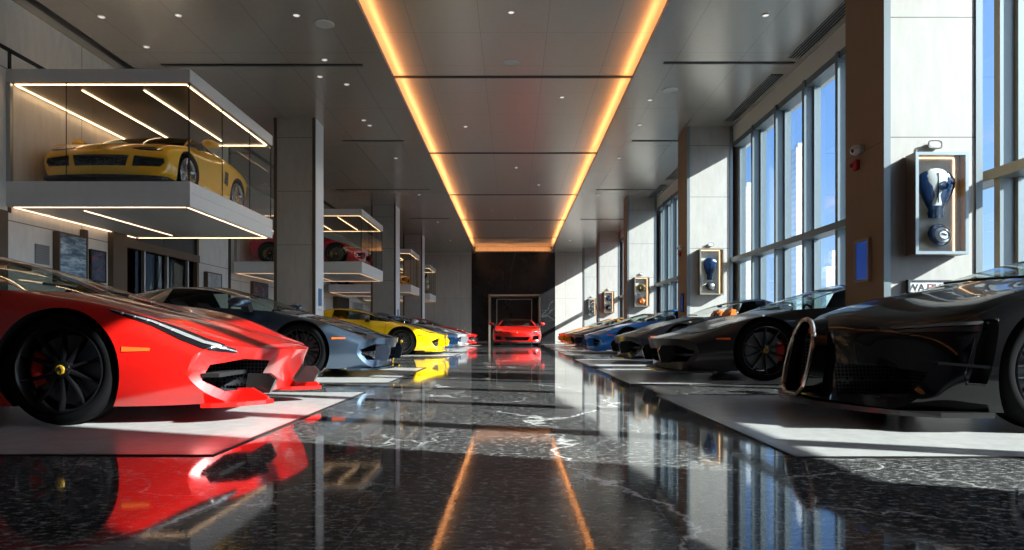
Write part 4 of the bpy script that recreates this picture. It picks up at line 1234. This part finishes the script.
screen(XL2, 1, 36.9, 39.2, .5, 2.2, 'pale poster panel with dark marks on the far left wall', EXWHITE, PICC, 'poster', 'wall_mounted_poster', .08)
t = thing('wall_mounted_vent', 'grey louvred vent grille on the left wall below the nearest showcase', 'vent', (XL, 10.575, 1.62))
bm = B(); box(bm, .002, -.16, 0, .012, .16, .30); obj('vent_plate', bm, mat('grey vent', (.20, .20, .20), .5), t)
bm = B()
for k in range(11): box(bm, .012, -.15, .012 + k * .026, .02, .15, .022 + k * .026)
obj('vent_slat', bm, mat('grey vent slat', (.30, .30, .30), .5), t)

# white drum and pale plinth sculpture in the showcases
t = thing('display_column', 'white round column standing in the second showcase behind the crimson car', 'column', (-7.95, 24.05, 2.742))
bm = B(); lathe(bm, [(.20, 0), (.20, .03), (.17, .05), (.17, 1.30), (.20, 1.33), (.20, 1.37)], 32, axis='z'); obj('column_shaft', bm, EXWHITE, t, smooth=40)
t = thing('engine_sculpture', 'pale machine-like sculpture on the farthest showcase', 'sculpture', (-4.98, 38.9, 2.742))
bm = B(); box(bm, -.22, -.2, 0, .22, .2, .18, bev=.02); obj('sculpture_foot', bm, EXGOLD, t)
bm = B(); ellipsoid(bm, (0, 0, .42), (.22, .2, .26)); ellipsoid(bm, (.05, 0, .72), (.14, .15, .16)); obj('sculpture_body', bm, mat('pale bronze', (.5, .45, .36), .35, .4), t, smooth=60)
bm = B(); tube(bm, [(0, 0, .8), (-.06, 0, .95), (.06, .05, 1.05), (-.02, 0, 1.18)], [.05, .06, .05, .03], 10); obj('sculpture_top', bm, EXBLACK, t, smooth=60)

# ------------------------------------------------------------------ recessed lamps in the ceiling
def downlight(x, y, z, r, label, power):
    t = thing('ceiling_downlight', label, 'ceiling light', (x, y, z), 0, 'recessed ceiling downlights')
    bm = B(); lathe(bm, [(r, 0), (r * 1.25, 0), (r * 1.25, -.008), (r * 1.1, -.014), (r, -.006)], 28, axis='z', closed=True); obj('lamp_ring', bm, EXWHITE, t, smooth=40)
    bm = B(); lathe(bm, [(r * .99, -.001), (r * .99, -.004)], 24, axis='z'); obj('lamp_diffuser', bm, LAMPW, t)
    if power:
        l = bpy.data.lights.new('downlight', 'SPOT'); l.energy = power; l.spot_size = 1.9; l.spot_blend = .9; l.shadow_soft_size = .06; l.color = (1, .87, .70)
        lo = bpy.data.objects.new('lamp_beam', l); COL.objects.link(lo); lo.parent = t; lo.location = (0, 0, -.03)
ORD = 'nearest second third fourth fifth sixth seventh eighth ninth tenth eleventh'.split()
def row(pts, z, r, where, power):
    for i, (x, y) in enumerate(sorted(pts, key=lambda p: p[1])):
        downlight(x, y, z, r, '%s small downlight along the %s, counted from the camera' % (ORD[i].capitalize(), where), power)
row(((-6.3, 10.45), (-5.1, 10.4), (-6.2, 11.55), (-3.30, 10.4)), CEIL, .045, 'left ceiling ahead of the showcase', 28)
row(((-3.34, 12.1), (-3.65, 12.9), (-3.24, 13.3), (-3.4, 15.55), (-3.35, 15.95), (-3.25, 18.95), (-3.3, 24), (-3.3, 30), (-3.3, 36)), CEIL, .045, 'left ceiling beside the aisle', 28)
row(((3.85, 10.4), (2.85, 14.2), (2.95, 15.9), (2.95, 18.95), (3.0, 24), (3.0, 30), (3.0, 36)), CEIL, .045, 'right ceiling beside the aisle', 28)
row(((-.03, 11.05), (1.08, 15.05), (-1.2, 17.2), (.1, 21.5), (.9, 24), (-.9, 29), (.1, 31), (.9, 34)), MID, .045, 'raised middle ceiling', 28)
for (x, y, z, lab) in ((-.03, 13.1, MID, 'round white speaker disc in the middle of the raised ceiling'), (3.14, 13.63, CEIL, 'round white speaker disc in the right ceiling, beside the air diffuser'), (-2.95, 10.7, CEIL, 'round white speaker disc in the left ceiling near the top of the picture')):
    t = thing('ceiling_speaker', lab, 'speaker', (x, y, z))
    bm = B(); lathe(bm, [(.13, 0), (.15, 0), (.15, -.008), (.13, -.012)], 32, axis='z', closed=True); obj('speaker_ring', bm, EXWHITE, t, smooth=40)
    bm = B(); lathe(bm, [(.13, -.001), (.13, -.007)], 32, axis='z'); obj('speaker_mesh', bm, mat('pale speaker mesh', (.5, .49, .47), .6), t)

# ------------------------------------------------------------------ outside the windows
bm = B(); box(bm, XW + .4, -400, -.5, 900, 1500, -.3); struct(obj('ground_outside', bm, panelled('pale paving outside', (.20, .20, .195), .8, w=.01)))
TOWER = mat('haze tinted tower facade', (.62, .68, .74), .6); TGLASS = mat('haze tinted tower windows', (.50, .58, .66), .4)  # distance haze is mixed into both tower colours
def tower(x, y, w, d, h, label, n):
    t = thing('outside_tower', label, 'building', (x, y, -.3))
    bm = B(); box(bm, -w / 2, -d / 2, 0, w / 2, d / 2, h); box(bm, -w * .3, -d * .3, h, w * .3, d * .3, h + 3); obj('tower_block', bm, TOWER, t)
    bm = B()
    for k in range(n):
        z = (k + .5) * h / n; box(bm, -w / 2 - .05, -d / 2 - .05, z, w / 2 + .05, d / 2 + .05, z + h / n * .45)
    obj('window_band', bm, TGLASS, t)
tower(138.5, 400, 8, 8, 85, 'slim pale tower seen through the left end of the second window', 24)
tower(168.5, 400, 8.5, 8, 108, 'tall slim pale tower seen through the middle of the second window', 30)
tower(184, 400, 5.5, 10, 36, 'low pale block at the left of the cluster in the second window', 9)
tower(190, 405, 6, 10, 46, 'middle pale block, tallest of the low cluster in the second window', 12)
tower(197, 410, 7, 10, 30, 'lowest pale block at the right of the cluster in the second window', 8)
# ------------------------------------------------------------------ the cars in the hall
CARCOUNT = 0
def put(parts, label, cat, loc, rz, pm, pm2=None, group=None, name='sports_car'):
    t = thing(name, label, cat, loc, rz, group)
    return instantiate(parts, t, pm, pm2)
GZ = .0075
m_red = build_wedge(RED_OPT)
put(m_red, 'bright red supercar with black wheels and red caliper, at the front of the left row', 'car', (-1.67, 5.03, GZ), 0, RED)
m_lam = build_wedge(dict(fx=FULL, wheel=WG))
put(m_lam, 'slate grey-blue metallic supercar between the bright red car and the left pillar', 'car', (-1.56, 9.30, GZ), 0, GREY)
m_yel = build_wedge(dict(fx=FULL, wheel=WY, seat=SEATTAN, mirrormat=BLACKPAINT, mx=-1.9))
put(m_yel, 'bright yellow wedge supercar parked on the floor behind the grey-blue one', 'car', (-1.66, 17.55, GZ), 0, YELLOW)
m_hood = build_wedge(dict(fx=FULL, wheel=WG, hood2=True, roof2=True))
put(m_hood, 'deep blue supercar with black bonnet, next beyond the yellow one on the floor', 'car', (-1.68, 20.9, GZ), 0, NAVY, BLACKPAINT)
put(m_lam, 'silver white supercar between the deep blue car and the far left red car', 'car', (-1.62, 24.5, GZ), 0, SILVER)
put(m_red, 'red supercar last in the left row, nearest the far wall', 'car', (-1.62, 29.2, GZ), 0, RED)

m_bug = build_hypercar(dict(fx=SHORT, wheel=(10, RIMBLACK, DISC, BLACK, 'y')))
put(m_bug, 'jet black hypercar with horseshoe grille at the front of the right row', 'car', (1.95, 4.74, GZ), PI, JET, name='hypercar')
m_srt = build_wedge(dict(fx=SHORT, wheel=(10, mat('graphite rim', (.05, .05, .055), .25, .8), REDCAL, CAPYEL, 'multi'), mirrormat=BLACKPAINT, mx=-2.05, front=.10, wf=-1.08, Rf=.35, hoodcrease=.8))
put(m_srt, 'charcoal metallic supercar with red calipers, between the black hypercar and the pillar with blue screen', 'car', (1.83, 8.76, GZ), PI, CHARCOAL)
m_tan = build_wedge(dict(fx=SHORT, wheel=WG, seat=SEATTAN, glassroof=True, seatx=-1.68, glass=glass_mat('clear car glass', (.93, .95, .94), .35), mx=-2.55, mirrormat=BLACKPAINT))
put(m_tan, 'blue-black supercar with tan orange seats beyond the charcoal one', 'car', (1.85, 12.6, GZ), PI, INK)
m_blu = build_wedge(dict(fx=SHORT, wheel=WG, mx=-2.05, mirrormat=BLACKPAINT))
put(m_blu, 'vivid blue supercar in the right row', 'car', (1.88, 18.2, GZ), PI, BLUE)
put(m_blu, 'dark blue-black supercar between the vivid blue car and the orange cars', 'car', (1.93, 22.2, GZ), PI, INK)
put(m_blu, 'orange supercar in the right row, next to the dark one', 'car', (2.0, 26.7, GZ), PI, ORANGE)
put(m_blu, 'copper orange supercar last in the right row, nearest the far wall', 'car', (2.04, 30.9, GZ), PI, COPPER)

m_front = build_round(dict(fx=FULL, ws=1.1, wheel=(10, RIMBLACK, REDCAL, CAPYEL, 'y'), openings=[[(-.52, .36), (.52, .36), (.40, .20), (-.40, .20)], [(.62, .40), (.84, .42), (.84, .24), (.58, .22)]],
    head=([(-.2, .56, .60), (-.2, .72, .645), (-.2, .86, .70)], [(-.2, .62, .52), (-.2, .76, .54), (-.2, .885, .60)]), headdir=(-1, 0, -.35), splitmat=BLACK))
put(m_front, 'red sports car facing straight down the aisle in front of the black marble portal', 'car', (.17, 28.8, GZ), -PI / 2, RED)

K = lambda x: x * .74
m_gt = build_round(dict(edit=edit_gt, fx=K, ws=1.03, wheel=WS, Rf=.315, Rr=.32, openings=[[(-.40, .44), (.40, .44), (.36, .28), (-.36, .28)], [(.47, .44), (.84, .42), (.86, .36), (.80, .29), (.45, .28)]],
    head=([(-.3, .40, .545), (-.3, .52, .60), (-.3, .68, .61), (-.3, .80, .59)], [(-.3, .42, .525), (-.3, .54, .50), (-.3, .70, .51), (-.3, .80, .545)]), headdir=(-1, 0, -.5)))
put(m_gt, 'yellow grand tourer with silver wheels inside the nearest raised glass showcase', 'car', (-6.08, 9.98, 2.742), -PI / 2, AMBER)
m_box = build_wedge(dict(fx=lambda x: x * .83, wheel=WY, wf=-.88, front=.0, head=RED_OPT['head'] and ([(-.28, .50, 2), (-.40, .70, 2), (-.60, .83, 2)], [(-.28, .62, 2), (-.40, .78, 2), (-.58, .86, 2)])))
put(m_box, 'crimson supercar inside the second raised glass showcase', 'car', (-4.78, 22.75, 2.742), 0, CRIMSON)
put(m_box, 'orange supercar inside the third raised showcase', 'car', (-4.95, 32.75, 2.742), 0, ORANGE)
# ------------------------------------------------------------------ daylight, sky, camera
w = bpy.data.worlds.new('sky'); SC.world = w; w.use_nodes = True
nt = w.node_tree; bg = nt.nodes['Background']
tc = nt.nodes.new('ShaderNodeTexCoord'); sx = nt.nodes.new('ShaderNodeSeparateXYZ'); cr = nt.nodes.new('ShaderNodeValToRGB')
nt.links.new(tc.outputs['Generated'], sx.inputs[0]); nt.links.new(sx.outputs[2], cr.inputs[0]); nt.links.new(cr.outputs[0], bg.inputs[0])
SUNV = Vector((1, -.37, .55)).normalized()
e = cr.color_ramp.elements
e[0].position = 0; e[0].color = (.62, .78, .98, 1); e[1].position = 1; e[1].color = (.08, .22, .62, 1)
for p, c in ((.06, (.50, .70, .98)), (.22, (.27, .50, .92)), (.5, (.15, .33, .76))):
    k = e.new(p); k.color = (*c, 1)
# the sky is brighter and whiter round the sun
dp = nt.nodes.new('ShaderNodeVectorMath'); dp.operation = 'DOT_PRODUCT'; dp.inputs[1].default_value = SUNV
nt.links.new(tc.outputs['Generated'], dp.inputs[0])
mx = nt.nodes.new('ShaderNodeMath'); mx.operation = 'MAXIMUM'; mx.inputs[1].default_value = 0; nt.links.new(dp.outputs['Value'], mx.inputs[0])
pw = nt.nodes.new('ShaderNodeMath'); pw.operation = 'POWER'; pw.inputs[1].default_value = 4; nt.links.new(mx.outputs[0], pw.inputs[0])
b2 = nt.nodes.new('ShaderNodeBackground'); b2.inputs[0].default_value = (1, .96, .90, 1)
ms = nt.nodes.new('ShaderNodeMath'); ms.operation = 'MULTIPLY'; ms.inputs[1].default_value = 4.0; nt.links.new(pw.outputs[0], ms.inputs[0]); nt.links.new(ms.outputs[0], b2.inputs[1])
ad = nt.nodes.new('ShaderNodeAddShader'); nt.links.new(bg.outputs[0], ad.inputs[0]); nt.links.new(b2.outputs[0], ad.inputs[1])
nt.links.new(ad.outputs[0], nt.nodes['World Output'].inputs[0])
bg.inputs[1].default_value = 1.2
s = bpy.data.lights.new('sun', 'SUN'); s.energy = 21; s.angle = math.radians(.55); s.color = (1, .93, .82)
so = bpy.data.objects.new('sun', s); COL.objects.link(so)
so.rotation_euler = Vector((-1, .37, -.55)).to_track_quat('-Z', 'Y').to_euler()
so.location = (30, -10, 20)
c = bpy.data.cameras.new('camera'); co = bpy.data.objects.new('camera', c); COL.objects.link(co)
c.lens = 24; c.sensor_width = 36; c.shift_y = .0557; c.shift_x = -.001; c.clip_end = 3000; c.clip_start = .05
co.location = (0, 0, .57); co.rotation_euler = (PI / 2, 0, 0)
SC.camera = co
SC.view_settings.view_transform = 'Standard'; SC.view_settings.look = 'None'; SC.view_settings.gamma = 1; SC.view_settings.use_curve_mapping = False
SC.view_settings.exposure = 0.2
SC.cycles.max_bounces = 10; SC.cycles.diffuse_bounces = 5; SC.cycles.glossy_bounces = 5; SC.cycles.transparent_max_bounces = 24; SC.cycles.transmission_bounces = 6
SC.cycles.sample_clamp_indirect = 6; SC.cycles.caustics_reflective = False; SC.cycles.caustics_refractive = False
SC.cycles.use_denoising = True; SC.cycles.use_adaptive_sampling = False
